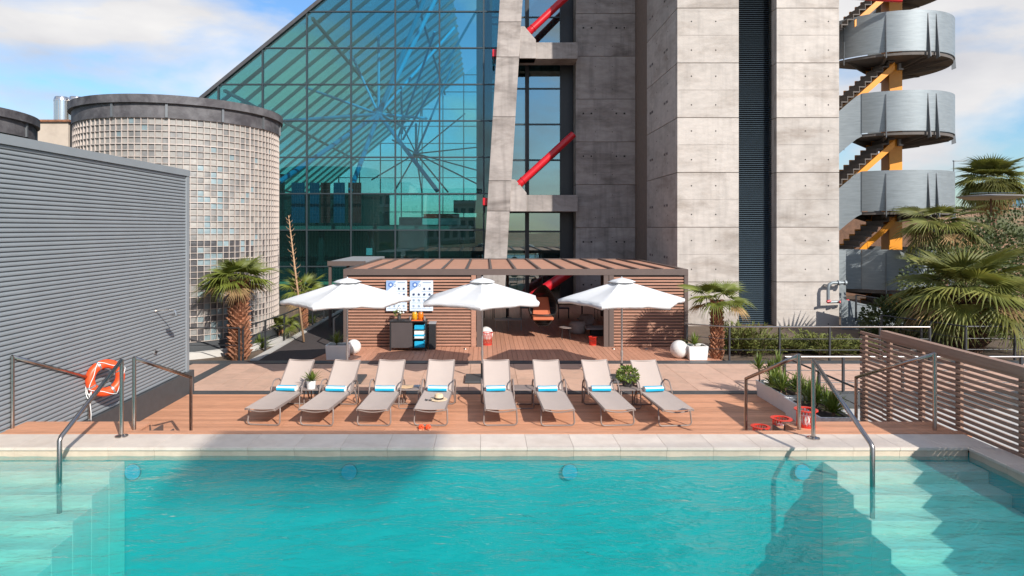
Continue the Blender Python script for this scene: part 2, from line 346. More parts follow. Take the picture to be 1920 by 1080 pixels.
# terrace base under the paving (its top is just under boards and tiles)
mb = MB(); mb.box(-16, 6.88, 9.05, 14.69, -.5, -.06); mb.box(-16, 24, 14.69, 18.28, -.5, -.06); mb.box(-6.5, 6.9, 18.28, 31.9, -.5, -.06)
mb.build('terrace_base', M['joint'], kind='structure')

def boards_x(name, xa, xb, ya, yb, z, w=.146, mats='deck', parent=None):
    y = ya
    me = MB().box(0, xb-xa, 0, w-.007, -.03, 0).mesh('board', M[mats]); i = 0
    while y < yb-.02:
        inst('board', me, (xa, y, z - (i*7 % 3)*.0008), parent); y += w; i += 1
# wooden sun deck by the loungers, boards across
dk = tag(bpy.data.objects.new('sun_deck', MB().box(-6.9, 6.85, 9.06, 14.68, -.2, -.035).mesh('sun_deck', M['joint'])), kind='structure'); COL.objects.link(dk); ORG[dk.name] = Vector()
xb = [-6.88, -3.9, -.9, 2.6, 6.86]
n = 0; y = 9.98
me_c = {}
while y < 14.62:
    cuts = [-6.88, -3.9+(n % 2)*.6, -.9-(n % 3)*.5, 2.6+(n % 2)*.8, 6.84]
    for a, b in zip(cuts[:-1], cuts[1:]):
        k = round(b-a, 3)
        if k not in me_c: me_c[k] = MB().box(0, k-.006, 0, .138, -.03, 0).mesh('board', M['deck'])
        inst('board', me_c[k], (a, y, -random.random()*.002), dk)
    y += .146; n += 1
# pavilion deck, boards running away from the pool
pd = tag(bpy.data.objects.new('pavilion_deck', MB().box(-5.1, 6.9, 18.29, 31.9, -.2, -.035).mesh('pavilion_deck', M['joint'])), kind='structure'); COL.objects.link(pd); ORG[pd.name] = Vector()
meb = MB().box(0, .138, 0, 13.5, -.03, 0).mesh('board', M['deck_y'])
x = -5.05
while x < 6.8:
    inst('board', meb, (x, 18.3, -random.random()*.003), pd); x += .1465
# paving tiles between the two dark strips
pt = tag(bpy.data.objects.new('paved_terrace', MB().box(-11, 24, 14.96, 17.94, -.2, -.035).mesh('paved_terrace', M['joint'])), kind='structure'); COL.objects.link(pt); ORG[pt.name] = Vector()
met = MB().box(0, .592, 0, .590, -.03, 0).mesh('tile', M['tile'], bevel=0)
for i in range(42):
    for j in range(5):
        x0 = -8.2+i*.6
        inst('tile', met, (x0, 14.965+j*.597, -random.random()*.003), pt)
mb = MB(); mb.box(-7.4, 6.9, 14.69, 14.955, -.1, .006); mb.build('kerb_strip', M['strip'], kind='structure')
mb = MB(); mb.box(-11, 24, 17.955, 18.285, -.1, .02); mb.build('kerb_strip', M['strip'], kind='structure')
mb = MB(); mb.box(-7.42, -7.12, 14.965, 17.95, .0, .008); mb.build('kerb_strip', M['strip'], kind='structure')
# dark ramp to the left of the pavilion
mb = MB(); mb.plate([(-6.5, 18.29, .012), (-5.1, 18.29, .012), (-4.62, 20.5, .015), (-4.62, 31, .02), (-6.5, 31, .02)], (0, 0, -.06)); mb.build('path', M['carpet'], kind='structure')
mb = MB(); mb.box(-6.72, -6.5, 18.29, 31, -.1, .05); mb.build('path_kerb', M['palestone'], kind='structure')
# garden beds
mb = MB(); mb.box(-16, -6.73, 18.3, 31.5, -.2, -.03); mb.build('garden_bed', M['earth'], kind='structure')
mb = MB(); mb.box(6.95, 40, 18.3, 40, -.3, -.02); mb.build('garden_bed', M['earth'], kind='structure')
# pale pavement outside the fence, lower
mb = MB(); mb.box(6.98, 40, -10, 14.68, -.6, -.34); mb.build('pavement', M['palestone'], kind='structure')
mb = MB(); mb.box(6.9, 24, 14.685, 14.95, -.6, .0); mb.build('terrace_edge', M['strip'], kind='structure')

# ------------------------------------------------------------------ pool
WZ = .78; PX0, PX1 = -6.75, 6.4; PY0, PY1 = -6.0, 8.49
mb = MB()
mb.box(PX0-.3, PX1+.3, PY0-.3, PY1+.3, -1.9, -1.5)                 # floor
mb.box(PX0-.02, PX1+.02, PY1+.012, PY1+.3, -1.6, .82)             # far wall
mb.box(PX1+.012, PX1+.3, PY0-.3, PY1+.01, -1.6, .82)
mb.box(PX0-.3, PX0-.012, PY0-.3, PY1+.01, -1.6, .82)
mb.box(PX0-.01, PX1+.01, PY0-.3, PY0, -1.6, .82)
basin = mb.build('pool_basin', M['basin'], kind='structure')
def steps(xa, xb, n, name):
    for k in range(n):
        mb = MB(); zt = WZ-.07-.15*k; ya = PY1-.36*(k+1)
        mb.box(xa, xb, ya, PY1-.36*k-.002, -1.49, zt); mb.build('step', M['poolstep'], basin, bevel=.012)
steps(4.47, PX1, 6, 'r'); steps(PX0, -4.78, 5, 'l')
# coping stones + vertical tile band
cs = tag(bpy.data.objects.new('pool_coping', MB().box(PX0-.5, PX1+.34, PY1+.02, 9.04, .2, .855).mesh('pool_coping', M['joint'])), kind='structure'); COL.objects.link(cs); ORG[cs.name] = Vector()
mc = MB().box(0, .614, 0, .56, -.04, 0).mesh('coping_stone', M['coping'], bevel=.004)
mtb = MB().box(0, .614, 0, .02, -.13, 0).mesh('band_tile', M['bandtile'])
x = PX0-.1
while x < PX1+.3:
    if x < PX1-.3: 
        inst('coping_stone', mc, (x, PY1-.03, .9), cs)
        inst('band_tile', mtb, (x, PY1-.01, .857), cs)
    x += .617
inst('coping_stone', MB().box(0, PX1+.35-(PX0-.1+.617*21), 0, .56, -.04, 0).mesh('coping_stone', M['coping'], bevel=.008), (PX0-.1+.617*21, PY1-.03, .9), cs)
inst('band_tile', MB().box(0, PX1-.005-(PX0-.1+.617*21), 0, .02, -.13, 0).mesh('band_tile', M['bandtile']), (PX0-.1+.617*21, PY1-.01, .857), cs)
mc2 = MB().box(0, .415, 0, .612, -.04, 0).mesh('coping_stone', M['coping'], bevel=.008)
mtb2 = MB().box(0, .02, 0, .614, -.13, 0).mesh('band_tile', M['bandtile'])
y = PY1-.035-.617
while y > 0:
    inst('coping_stone', mc2, (PX1-.02, y, .9), cs); inst('band_tile', mtb2, (PX1-.008, y, .857), cs); y -= .617
mb = MB(); mb.box(PX1+.312, 6.83, -6, PY1+.6, -.6, .85); mb.build('pool_surround', M['coping'], kind='structure')
mb = MB(); mb.box(PX0-8, PX0-.02, -6, PY1, -.6, .855); mb.build('pool_surround', M['coping'], kind='structure')
# blue lamps on the far wall
for i, (px, lab) in enumerate([(250, 'round blue underwater lamp nearest the left pool steps'), (655, 'round blue underwater lamp below the gap between third and second lounger from left'),
                (1068, 'round blue underwater lamp below the sixth lounger from the left'), (1503, 'round blue underwater lamp nearest the right pool steps')]):
    c = P(px, 884, 8.47)
    t = thing('pool_lamp', lab, 'pool lamp', tuple(c), 'underwater lamps on the far pool wall')
    mb = MB(); mb.tube([c, c+Vector((0, -.03, 0))], .10, 20); mb.build('lens', M['bluelight'], t)
    mb = MB(); mb.lathe([(.10, 0), (.108, 0), (.108, .012), (.10, .012)], 24); 
    mb.v = [(c.x+x, c.y-z, c.z+y) for x, y, z in mb.v]; mb.build('ring', M['steel'], t, smooth=False)

# water: rippled surface over a body that absorbs red
def water():
    m = bpy.data.materials.new('pool_water'); m.use_nodes = True; t = m.node_tree; N = t.nodes; K = t.links.new
    N.remove(N['Principled BSDF']); out = N['Material Output']
    tc = N.new('ShaderNodeTexCoord')
    def bump(sc, st, dist, prev, strength=1, rot=0, det=3):
        mp = N.new('ShaderNodeMapping'); mp.inputs['Scale'].default_value = st; mp.inputs['Rotation'].default_value = (0, 0, rot); K(tc.outputs['Object'], mp.inputs[0])
        nz = N.new('ShaderNodeTexNoise'); nz.inputs['Scale'].default_value = sc; nz.inputs['Detail'].default_value = det; nz.inputs['Distortion'].default_value = .5; K(mp.outputs[0], nz.inputs[0])
        b = N.new('ShaderNodeBump'); b.inputs['Strength'].default_value = strength; b.inputs['Distance'].default_value = dist; K(nz.outputs[0], b.inputs['Height'])
        if prev: K(prev.outputs[0], b.inputs['Normal'])
        return b
    b1 = bump(2.0, (1, 2.2, 1), .035, None, .8, R(-20)); b2 = bump(6, (1, 2.1, 1), .020, b1, .8, R(18)); b3 = bump(22, (1, 1.6, 1), .006, b2, .6)
    tr = N.new('ShaderNodeBsdfTransparent'); tr.inputs[0].default_value = (.99, 1, 1, 1)
    df = N.new('ShaderNodeBsdfDiffuse'); df.inputs[0].default_value = (.010, .36, .355, 1); K(b3.outputs[0], df.inputs['Normal'])
    gl = N.new('ShaderNodeBsdfGlossy'); gl.inputs['Roughness'].default_value = .03; K(b3.outputs[0], gl.inputs['Normal'])
    lw = N.new('ShaderNodeLayerWeight'); lw.inputs[0].default_value = .5; K(b3.outputs[0], lw.inputs['Normal'])
    pw = N.new('ShaderNodeMath'); pw.operation = 'POWER'; pw.inputs[1].default_value = 5; K(lw.outputs['Facing'], pw.inputs[0])
    fr = N.new('ShaderNodeMath'); fr.operation = 'MULTIPLY_ADD'; fr.inputs[1].default_value = 1.0; fr.inputs[2].default_value = .02; K(pw.outputs[0], fr.inputs[0])
    m0 = N.new('ShaderNodeMixShader'); m0.inputs[0].default_value = .36; K(tr.outputs[0], m0.inputs[1]); K(df.outputs[0], m0.inputs[2])
    m1 = N.new('ShaderNodeMixShader'); K(fr.outputs[0], m1.inputs[0]); K(m0.outputs[0], m1.inputs[1]); K(gl.outputs[0], m1.inputs[2])
    K(m1.outputs[0], out.inputs[0])
    va = N.new('ShaderNodeVolumeAbsorption'); va.inputs[0].default_value = (.0, .94, .935, 1); va.inputs[1].default_value = .42; K(va.outputs[0], out.inputs['Volume'])
    return m
mwat = water()
# real waves on a grid
mb = MB(); nx, ny = 190, 230; import mathutils
vs = []
wx0, wx1, wy0, wy1 = PX0-.12, PX1+.12, PY0-.12, PY1+.12
from mathutils import noise as mn
for j in range(ny+1):
    for i in range(nx+1):
        x = wx0+(wx1-wx0)*i/nx; y = wy0+(wy1-wy0)*(j/ny)
        z = WZ + .014*mn.noise((x*1.6+y*.7, y*2.6-x*.8, 0)) + .011*mn.noise((x*3.2+y, y*5.5-x*1.5, 3)) + .010*math.sin(2.4*y+1.3*x+2*mn.noise((x*.5, y*.5, 9)))*.35
        vs.append((x, y, z))
n1 = nx+1; fs = [(j*n1+i, j*n1+i+1, (j+1)*n1+i+1, (j+1)*n1+i) for j in range(ny) for i in range(nx)]
b = len(vs); rim = [i for i in range(n1)]+[j*n1+nx for j in range(1, ny+1)]+[ny*n1+i for i in range(nx-1, -1, -1)]+[j*n1 for j in range(ny-1, 0, -1)]
low = [(vs[i][0], vs[i][1], -1.7) for i in rim]; vs += low; k = len(rim)
fs += [(rim[i], rim[(i+1) % k], b+(i+1) % k, b+i) for i in range(k)]; fs.append(tuple(b+i for i in range(k)))
me = bpy.data.meshes.new('water'); me.from_pydata(vs, [], fs); me.materials.append(mwat)
me.polygons.foreach_set('use_smooth', [True]*(nx*ny)+[False]*(len(me.polygons)-nx*ny))
bm = bmesh.new(); bm.from_mesh(me); bmesh.ops.recalc_face_normals(bm, faces=bm.faces); bm.to_mesh(me); bm.free()
wo_ = bpy.data.objects.new('water', me); COL.objects.link(wo_); wo_['kind'] = 'structure'

# raised wooden rim, landings and stairs
pr = tag(bpy.data.objects.new('pool_platform', MB().box(-6.86, 6.88, 9.045, 9.16, -.05, .868).mesh('pool_platform', M['deck'])), kind='structure'); COL.objects.link(pr); ORG[pr.name] = Vector()
mr_ = MB().box(-6.86, 6.88, 9.045, 9.175, .87, .9).mesh('board', M['deck']); inst('board', mr_, (0, 0, 0), pr)
def landing(xa, xb):
    MB().box(xa+.02, xb-.02, 9.17, 9.56, 0, .866).build('landing_base', M['deck'], pr)
    for k in range(3):
        inst('board', MB().box(xa, xb, 0, .136, -.03, 0).mesh('board', M['deck']), (0, 9.18+k*.143, .9), pr)
landing(-6.88, -5.0); landing(4.46, 6.7)
def stair(xa, xb, label, name='deck_stairs'):
    t = thing(name, label, 'stairs', (xa, 9.6, 0), 'wooden stairs from the pool rim to the sun deck')
    for k in range(4):
        zt = .725-.175*k; ya = 9.61+.35*k
        MB().box(xa+.03, xb-.03, ya, ya+.345, 0, zt-.032).build('riser', M['deck'], t)
        MB().box(xa, xb, ya, ya+.17, zt-.03, zt).build('tread', M['deck'], t)
        MB().box(xa, xb, ya+.176, ya+.346, zt-.03, zt).build('tread', M['deck'], t)
    for xx in (xa-.03, xb+.005):
        mb = MB(); pts = []
        for k in range(4):
            zt = .725-.175*k; ya = 9.61+.35*k
            pts += [(xx, ya, zt+.02), (xx, ya+.352, zt+.02)]
        mb.plate([(xx, 9.57, .0), (xx, 9.57, .88)]+pts+[(xx, 11.01, 0)], (.025, 0, 0)); mb.build('side_panel', M['taupe'], t)
stair(-6.82, -5.04, 'wooden stairs going down behind the left landing between two steel handrails')
stair(4.5, 6.45, 'wooden stairs with red baskets on their steps at the right')

def handrail(label, pts, posts, group, r=.028, flange=False):
    t = thing('handrail', label, 'handrail', pts[0] if not posts else posts[0][0], group)
    MB().tube(pts, r, 12).build('rail', M['steel'], t, smooth=True)
    for a, b in posts:
        MB().tube([a, b], r*.98, 12).build('post', M['steel'], t, smooth='a')
        if flange: MB().lathe([(0, 0), (.085, 0), (.085, .012), (.05, .02), (.03, .03)], 20, a).build('flange', M['steel'], t, smooth='a')
g1 = 'steel handrails of the two deck stairs'
handrail('steel handrail left of the left deck stairs, beside the metal wall', [(-6.86, 9.28, 1.94), (-6.86, 11.08, 1.21)], [((-6.86, 9.28, .9), (-6.86, 9.28, 1.95)), ((-6.86, 11.08, 0), (-6.86, 11.08, 1.22))], g1)
handrail('steel handrail right of the left deck stairs', [(-5.06, 9.22, 1.93), (-5.06, 11.0, 1.24)], [((-5.06, 9.22, .9), (-5.06, 9.22, 1.94)), ((-5.06, 11.0, 0), (-5.06, 11.0, 1.25))], g1)
handrail('steel handrail left of the right deck stairs, above the red baskets', [(4.52, 9.22, 1.97), (4.52, 11.1, 1.19)], [((4.52, 9.22, .9), (4.52, 9.22, 1.98)), ((4.52, 11.1, 0), (4.52, 11.1, 1.2))], g1)
handrail('steel handrail right of the right deck stairs, in front of the slat fence', [(6.46, 9.2, 1.99), (6.46, 11.15, 1.2)], [((6.46, 9.2, .9), (6.46, 9.2, 2.0)), ((6.46, 11.15, 0), (6.46, 11.15, 1.21))], g1)
g2 = 'steel handrails going into the pool'
handrail('steel handrail bending down into the pool at the left steps', [(-5.07, 8.92, 1.96), (-5.07, 7.65, 1.31), (-5.07, 7.62, 1.27), (-5.07, 7.62, .1)], [((-5.07, 8.92, .9), (-5.07, 8.92, 1.97))], g2, flange=True)
handrail('steel handrail bending down into the pool at the right steps', [(4.53, 8.84, 1.98), (4.53, 7.52, 1.27), (4.53, 7.49, 1.23), (4.53, 7.49, .1)], [((4.53, 8.84, .9), (4.53, 8.84, 1.99))], g2, flange=True)

# ------------------------------------------------------------------ metal clad building at the left
t = thing('metal_clad_building', 'blue-grey building clad in horizontal corrugated metal beside the pool', 'building', (-6.9, 9, 0))
mb = MB(); z0, z1, pit = .50, 5.0, .0705; prof = []
z = z0
while z < z1-.01:
    prof += [(-6.888, z), (-6.880, z+.008), (-6.878, z+.030), (-6.882, z+.048), (-6.888, z+.054), (-6.912, z+.0565), (-6.912, z+.068)]; z += pit
prof += [(-6.9, z)]
vs = [(x, yy, zz) for yy in (-8, 14.72) for x, zz in prof]; n = len(prof)
mb.add(vs, [(i, n+i, n+i+1, i+1) for i in range(n-1)]); mb.build('corrugated_wall', M['cladding'], t)
mb = MB(); mb.box(-12.5, -6.95, -8, 14.7, .3, 5.02); mb.build('wall', M['cladding'], t)
mb = MB(); mb.box(-12.6, -6.84, -8.1, 14.84, 5.0, 5.14); mb.build('roof_trim', M['cladding'], t)
mb = MB(); mb.box(-6.98, -6.855, 14.70, 14.82, .46, 5.0); mb.build('corner_trim', M['cladding'], t)
mb = MB(); mb.box(-12.5, -6.92, 9.7, 14.68, -.1, .47); mb.box(-6.96, -6.80, 9.7, 14.95, -.1, .5); mb.build('plinth', M['strip'], t)
mb = MB(); mb.box(-6.93, -6.86, -8, 14.72, .47, .502); mb.build('drip_trim', M['black'], t)
mb = MB()
for yy in (5.0, 8.0, 10.72, 12.7):
    zz = z0+.025; k = 0
    while zz < z1:
        if k % 2 == 0: mb.tube([(-6.885, yy, zz), (-6.876, yy, zz)], .009, 6)
        zz += pit; k += 1
o = mb.build('screws', M['alu'], t, kind='stuff')
mb = MB(); mb.tube([(-6.89, 13.7, 1.15), (-6.83, 13.7, 1.15)], .045, 14); 
t2 = thing('wall_button', 'small round button on the metal wall below the shower', 'button', (-6.88, 13.2, 1.2))
mb = MB(); mb.tube([(-6.885, 13.3, 1.23), (-6.85, 13.3, 1.23)], .045, 14); mb.build('plate', M['alu'], t2); MB().tube([(-6.85, 13.3, 1.23), (-6.82, 13.3, 1.23)], .025, 12).build('knob', M['black'], t2)
t2 = thing('outdoor_shower', 'thin steel shower arm with round head on the metal wall', 'shower', (-6.88, 13.35, 2.08))
MB().tube([(-6.885, 13.35, 2.08), (-6.52, 13.35, 2.10), (-6.47, 13.35, 2.08), (-6.45, 13.35, 2.0)], .011, 8).build('arm', M['chrome'], t2, smooth='a')
MB().lathe([(.0, .02), (.03, .02), (.11, .008), (.11, 0), (0, 0)], 20, (-6.45, 13.35, 1.985)).build('head', M['chrome'], t2, smooth='a')
MB().tube([(-6.885, 13.35, 2.08), (-6.87, 13.35, 2.08)], .035, 14).build('flange', M['chrome'], t2)

# life ring
t = thing('life_ring', 'orange life ring with white rope beside the left stairs handrail', 'life ring', (-6.66, 11.2, 1.17))
a = Vector((.78, -.62, .08)).normalized(); u = Vector((0, 0, 1)); u = (u-a*u.dot(a)).normalized(); v = a.cross(u)
C0 = Vector((-6.68, 11.25, 1.17))
def ringpt(th, rr, o=0): return C0+(v*math.cos(th)+u*math.sin(th))*rr+a*o
MB().tube([ringpt(2*math.pi*i/40, .245) for i in range(40)], .078, 14, closed=True).build('ring', M['orangered'], t, smooth=True)
for k in range(4):
    th = math.pi/4+k*math.pi/2+.35
    MB().tube([ringpt(th-.07, .245), ringpt(th, .245), ringpt(th+.07, .245)], .081, 14).build('reflective_band', M['alu'], t, smooth='a')
for k in range(4):
    th = math.pi/4+k*math.pi/2+.35
    pts = [ringpt(th+(math.pi/2)*q/10, .328 + (.0 if q in (0, 10) else -.10*math.sin(math.pi*q/10)), .09 if k % 2 else .085) for q in range(11)]
    MB().tube(pts, .0065, 6).build('rope', M['twhite'], t, smooth=True)
MB().tube([(-6.885, 11.25, 1.32), (-6.70, 11.25, 1.32)], .014, 8).build('hook', M['steel'], t)
t = thing('throw_rope', 'white rope coil hanging on the lower post of the leftmost deck handrail', 'rope', (-6.86, 11.08, 1.2))
mb = MB()
for k in range(2):
    w = .04+.012*k; h = .15+.03*k; c = Vector((-6.83, 11.03-.01*k, 1.22-h))
    mb.tube([c+Vector((w*math.cos(q), 0, h*math.sin(q))) for q in [2*math.pi*i/16 for i in range(16)]], .008, 6, closed=True)
mb.tube([(-6.83, 11.03, .95), (-6.80, 11.04, .6), (-6.82, 11.05, .1)], .007, 6); mb.build('rope_coil', M['twhite'], t, smooth=True)

# ------------------------------------------------------------------ glass block drum
def drum(name, label, cx, cy, rad, zb, zt, blocks=True):
    t = thing(name, label, 'building', (cx, cy, 0)); c = (cx, cy, 0)
    MB().lathe([(0, zt+.40), (rad+.02, zt+.40), (rad+.13, zt+.42), (rad+.13, zt+.66), (rad-.1, zt+.68), (rad-.25, zt+.55), (0, zt+.55)], 96, c).build('roof_rim', M['rimcon'], t, smooth='a')
    MB().lathe([(rad-.1, zt), (rad+.03, zt), (rad+.03, zt+.41)], 96, c).build('roof_band', M['rimcon'], t, smooth='a')
    for k in range(10):
        th = R(-100+k*28)
        p = Vector((cx+(rad+.04)*math.cos(th), cy+(rad+.04)*math.sin(th), zt+.01)); q = p+Vector((0, 0, .42))
        MB().bar(p, q, .07, .07, up=(math.cos(th), math.sin(th), 0)).build('bracket', M['galv_dark'], t)
    return t, c
cx, cy, rad, zb, zt = -10.28, 21.69, 3.13, .42, 7.02
t, c = drum('glass_block_drum', 'round building walled in square glass blocks under a dark rim', cx, cy, rad, zb, zt)
MB().lathe([(rad+.03, -.1), (rad+.03, .03), (rad+.03, .40), (rad-.1, .40)], 96, c).build('base_band', M['strip'], t, smooth='a')
MB().lathe([(rad+.38, -.12), (rad+.38, .16), (rad+.28, .18), (rad+.28, -.1)], 96, c).build('base_kerb', M['palestone'], t, smooth='a')
MB().lathe([(rad-.11, zb-.3), (rad-.11, zt+.1)], 96, c).build('inner_wall', M['interior'], t)
NB = 104; NR = 35; da = 2*math.pi/NB; dz = (zt-zb)/NR; jw = .0145
mb = MB()
for k in range(NB):                                   # upright joints (a wide one every 13)
    th = (k+.5)*da; w = jw/2*(2.6 if k % 13 == 5 else 1)
    d = Vector((math.cos(th), math.sin(th), 0)); s_ = Vector((-d.y, d.x, 0)); p = Vector((cx, cy, 0))+d*(rad-.09)
    vs = []
    for z in (zb, zt):
        for (o, q) in ((0, -1), (.096, -1), (.096, 1), (0, 1)): vs.append(p+d*o+s_*w*q+Vector((0, 0, z)))
    mb.add(vs, [(0, 1, 5, 4), (1, 2, 6, 5), (2, 3, 7, 6)])
for j in range(NR+1):
    z = zb+j*dz; w = jw/2*(1.8 if j % 9 == 4 else 1)
    mb.lathe([(rad-.09, z-w), (rad+.004, z-w), (rad+.004, z+w), (rad-.09, z+w)], NB, c)
mb.build('mortar_grid', M['mortar'], t)
bw = rad*da-jw*.7
def blk(): 
    m_ = MB(); hw = bw/2; hh = dz/2
    m_.add([(-.0, -hw, -hh), (0, hw, -hh), (0, hw, hh), (0, -hw, hh), (.006, -hw*.75, -hh*.75), (.006, hw*.75, -hh*.75), (.006, hw*.75, hh*.75), (.006, -hw*.75, hh*.75)],
           [(0, 1, 5, 4), (1, 2, 6, 5), (2, 3, 7, 6), (3, 0, 4, 7), (4, 5, 6, 7)]); return m_
bmats = ['block_pale', 'block_grey', 'block_blue', 'block_dark']
bmesh_ = [blk().mesh('glass_block', M[k], smooth=True) for k in bmats]
rest = MB(); rb = random.Random(3)
cells = []
for k in range(NB):
    th = k*da
    d = Vector((math.cos(th), math.sin(th), 0)); pos = Vector((cx, cy, 0))+d*rad
    facing = -(pos.normalized()).dot(d)
    for j in range(NR):
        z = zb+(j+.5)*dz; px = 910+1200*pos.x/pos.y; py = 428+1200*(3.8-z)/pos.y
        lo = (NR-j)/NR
        u_ = rb.random(); dark = (lo > .55 and 350 < px < 480)  # lower blocks darker: dim interior behind the glass put into block colour
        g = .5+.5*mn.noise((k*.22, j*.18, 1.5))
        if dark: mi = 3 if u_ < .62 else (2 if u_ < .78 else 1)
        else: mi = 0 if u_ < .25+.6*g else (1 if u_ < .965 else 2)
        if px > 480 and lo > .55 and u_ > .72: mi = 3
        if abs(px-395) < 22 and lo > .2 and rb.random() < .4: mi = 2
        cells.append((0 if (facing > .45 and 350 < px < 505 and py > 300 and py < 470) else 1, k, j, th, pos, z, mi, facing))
cells.sort(key=lambda q: (q[0], q[4].length+abs(q[5]-3.8)*.05))
bo = blk()
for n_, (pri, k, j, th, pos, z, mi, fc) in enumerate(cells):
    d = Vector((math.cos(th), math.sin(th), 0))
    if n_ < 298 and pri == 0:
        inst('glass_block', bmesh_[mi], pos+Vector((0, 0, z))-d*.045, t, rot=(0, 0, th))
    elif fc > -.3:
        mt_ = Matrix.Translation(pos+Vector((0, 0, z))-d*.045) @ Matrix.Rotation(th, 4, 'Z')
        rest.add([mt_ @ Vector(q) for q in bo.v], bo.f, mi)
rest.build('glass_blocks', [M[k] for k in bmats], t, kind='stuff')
# second drum with teal band
t, c = drum('teal_drum', 'second round building with teal glass band at the far left', -16.45, 18.0, 3.1, 0, 6.45)
MB().lathe([(3.0, 0), (3.0, 6.44)], 64, c).build('wall', M['tealpanel'], t, smooth='a')
mb = MB()
for k in range(24): th = R(k*15); mb.box(-16.45+3.02*math.cos(th)-.03, -16.45+3.02*math.cos(th)+.03, 18+3.02*math.sin(th)-.03, 18+3.02*math.sin(th)+.03, 0, 6.44)
mb.build('mullions', M['boot'], t)
# plant block and flues
t = thing('plant_room', 'small beige rendered block between the two round buildings', 'building', (-19, 26, 0))
MB().box(-23, -16.95, 26, 30, -.2, 8.12).build('wall', M['beige'], t); MB().box(-23.1, -16.85, 25.9, 30.1, 8.12, 8.2).build('roof_edge', M['boot'], t)
MB().box(-16.94, -16.6, 26.1, 27, 4, 8.1).build('vent_duct', M['black'], t)
for x_, lab in ((-17.6, 'left of two shiny round metal flues on the beige block'), (-16.98, 'right of two shiny round metal flues on the beige block')):
    f = thing('flue', lab, 'flue', (x_, 26.6, 8.2), 'metal flues on the beige block')
    MB().lathe([(0, 0), (.29, 0), (.29, .86), (.29, .9)], 28, (x_, 26.6, 8.2)).build('pipe', M['chrome'], f, smooth='a')
    MB().lathe([(.30, .86), (.30, .93), (.25, 1.05), (.0, 1.05)], 28, (x_, 26.6, 8.2)).build('cap', M['chrome'], f, smooth='a')

# ------------------------------------------------------------------ glass prism hall
GY = 32.0; YB = 68.0; DX, DZ = 2.21, 1.82
t = thing('glass_hall', 'large teal glass hall with a sloping side and blue steel struts', 'building', (-10, GY, 0))
def gx(j): return -.08-DX*j
def gz(k): return .07+DZ*k
def pane(x0, x1, z0, z1): return MB().box(x0, x1, GY-.006, GY+.006, z0, z1)
mp_sq = MB().box(-DX/2+.03, DX/2-.03, -.006, .006, -DZ/2+.03, DZ/2-.03).mesh('pane', M['glass'])
mp_tr = MB().plate([(-DX/2+.07, -.006, -DZ/2+.03), (DX/2-.03, -.006, -DZ/2+.03), (DX/2-.03, -.006, DZ/2-.07)], (0, .012, 0)).mesh('pane', M['glass'])
rp = random.Random(5)
for j in range(12):
    for k in range(12-j):
        if k > 9: continue
        cxx = (gx(j)+gx(j+1))/2; czz = (gz(k)+gz(k+1))/2
        inst('pane', mp_tr if k == 11-j else mp_sq, (cxx, GY, czz), t, rot=(R(rp.uniform(-.35, .35)), 0, R(rp.uniform(-.35, .35))))
mp_n = MB().box(-.53, .53, -.006, .006, -DZ/2+.03, DZ/2-.03).mesh('pane', M['glass'])
for k in range(10): inst('pane', mp_n, (.49, GY, (gz(k)+gz(k+1))/2), t)
mme = MB().box(-.035, .035, -.07, .12, 0, 1).mesh('mullion', M['mullion'])
for j in range(0, 12): inst('mullion', mme, (gx(j), GY, -.1), t, scale=(1, 1, min(gz(12-j), gz(10))+.1))
tme = MB().box(0, 1, -.05, .10, -.03, .03).mesh('transom', M['mullion'])
for k in range(11): inst('transom', tme, (gx(12-k), GY, gz(k)), t, scale=(1.1-gx(12-k), 1, 1))
MB().plate([(gx(12)-.25, GY-.12, 0), (gx(12)-.0, GY-.12, 0), (gx(-1)+.0, GY-.12, gz(13)-.13), (gx(-1), GY-.12, gz(13)+.10)], (0, .4, 0)).build('sloping_edge', M['edge'], t)
sl = Vector((DX, 0, DZ)).normalized()
# roof plane: rafters, purlins, glass
nrm = Vector((-DZ, 0, DX)).normalized()
A = Vector((gx(12), 0, gz(0))); B = Vector((gx(1), 0, gz(11)))
MB().plate([(A.x, GY+.2, A.z), (B.x, GY+.2, B.z), (B.x, YB, B.z), (A.x, YB, A.z)], nrm*.02).build('roof_glass', M['roofglass'], t)
y = GY+1.5
while y < YB:
    MB().bar((A.x, y, A.z)-Vector((0,0,0)) if False else Vector((A.x, y, A.z))-nrm*.16, Vector((B.x, y, B.z))-nrm*.13, .11, .18, up=nrm).build('rafter', M['rafter'], t); y += 1.95
for j in range(2, 12, 1):
    p = Vector((gx(j), 0, gz(12-j)))-nrm*.35
    if j % 2 == 0 or j > 8: MB().bar((p.x, GY+.2, p.z), (p.x, YB, p.z), .14, .14).build('purlin', M['rafter'], t)
# back facade
MB().plate([(gx(11), YB, gz(1)), (1.1, YB, gz(1)), (1.1, YB, gz(12)), (gx(0), YB, gz(12))], (0, .02, 0)).build('back_glass', M['backglass'], t)
for j in range(0, 12): MB().box(gx(j)-.05, gx(j)+.05, YB-.15, YB-.02, 0, gz(12-j)).build('back_mullion', M['mullion'], t)
for k in range(2, 12): MB().box(gx(12-k), 1.1, YB-.12, YB-.02, gz(k)-.04, gz(k)+.04).build('back_transom', M['mullion'], t)
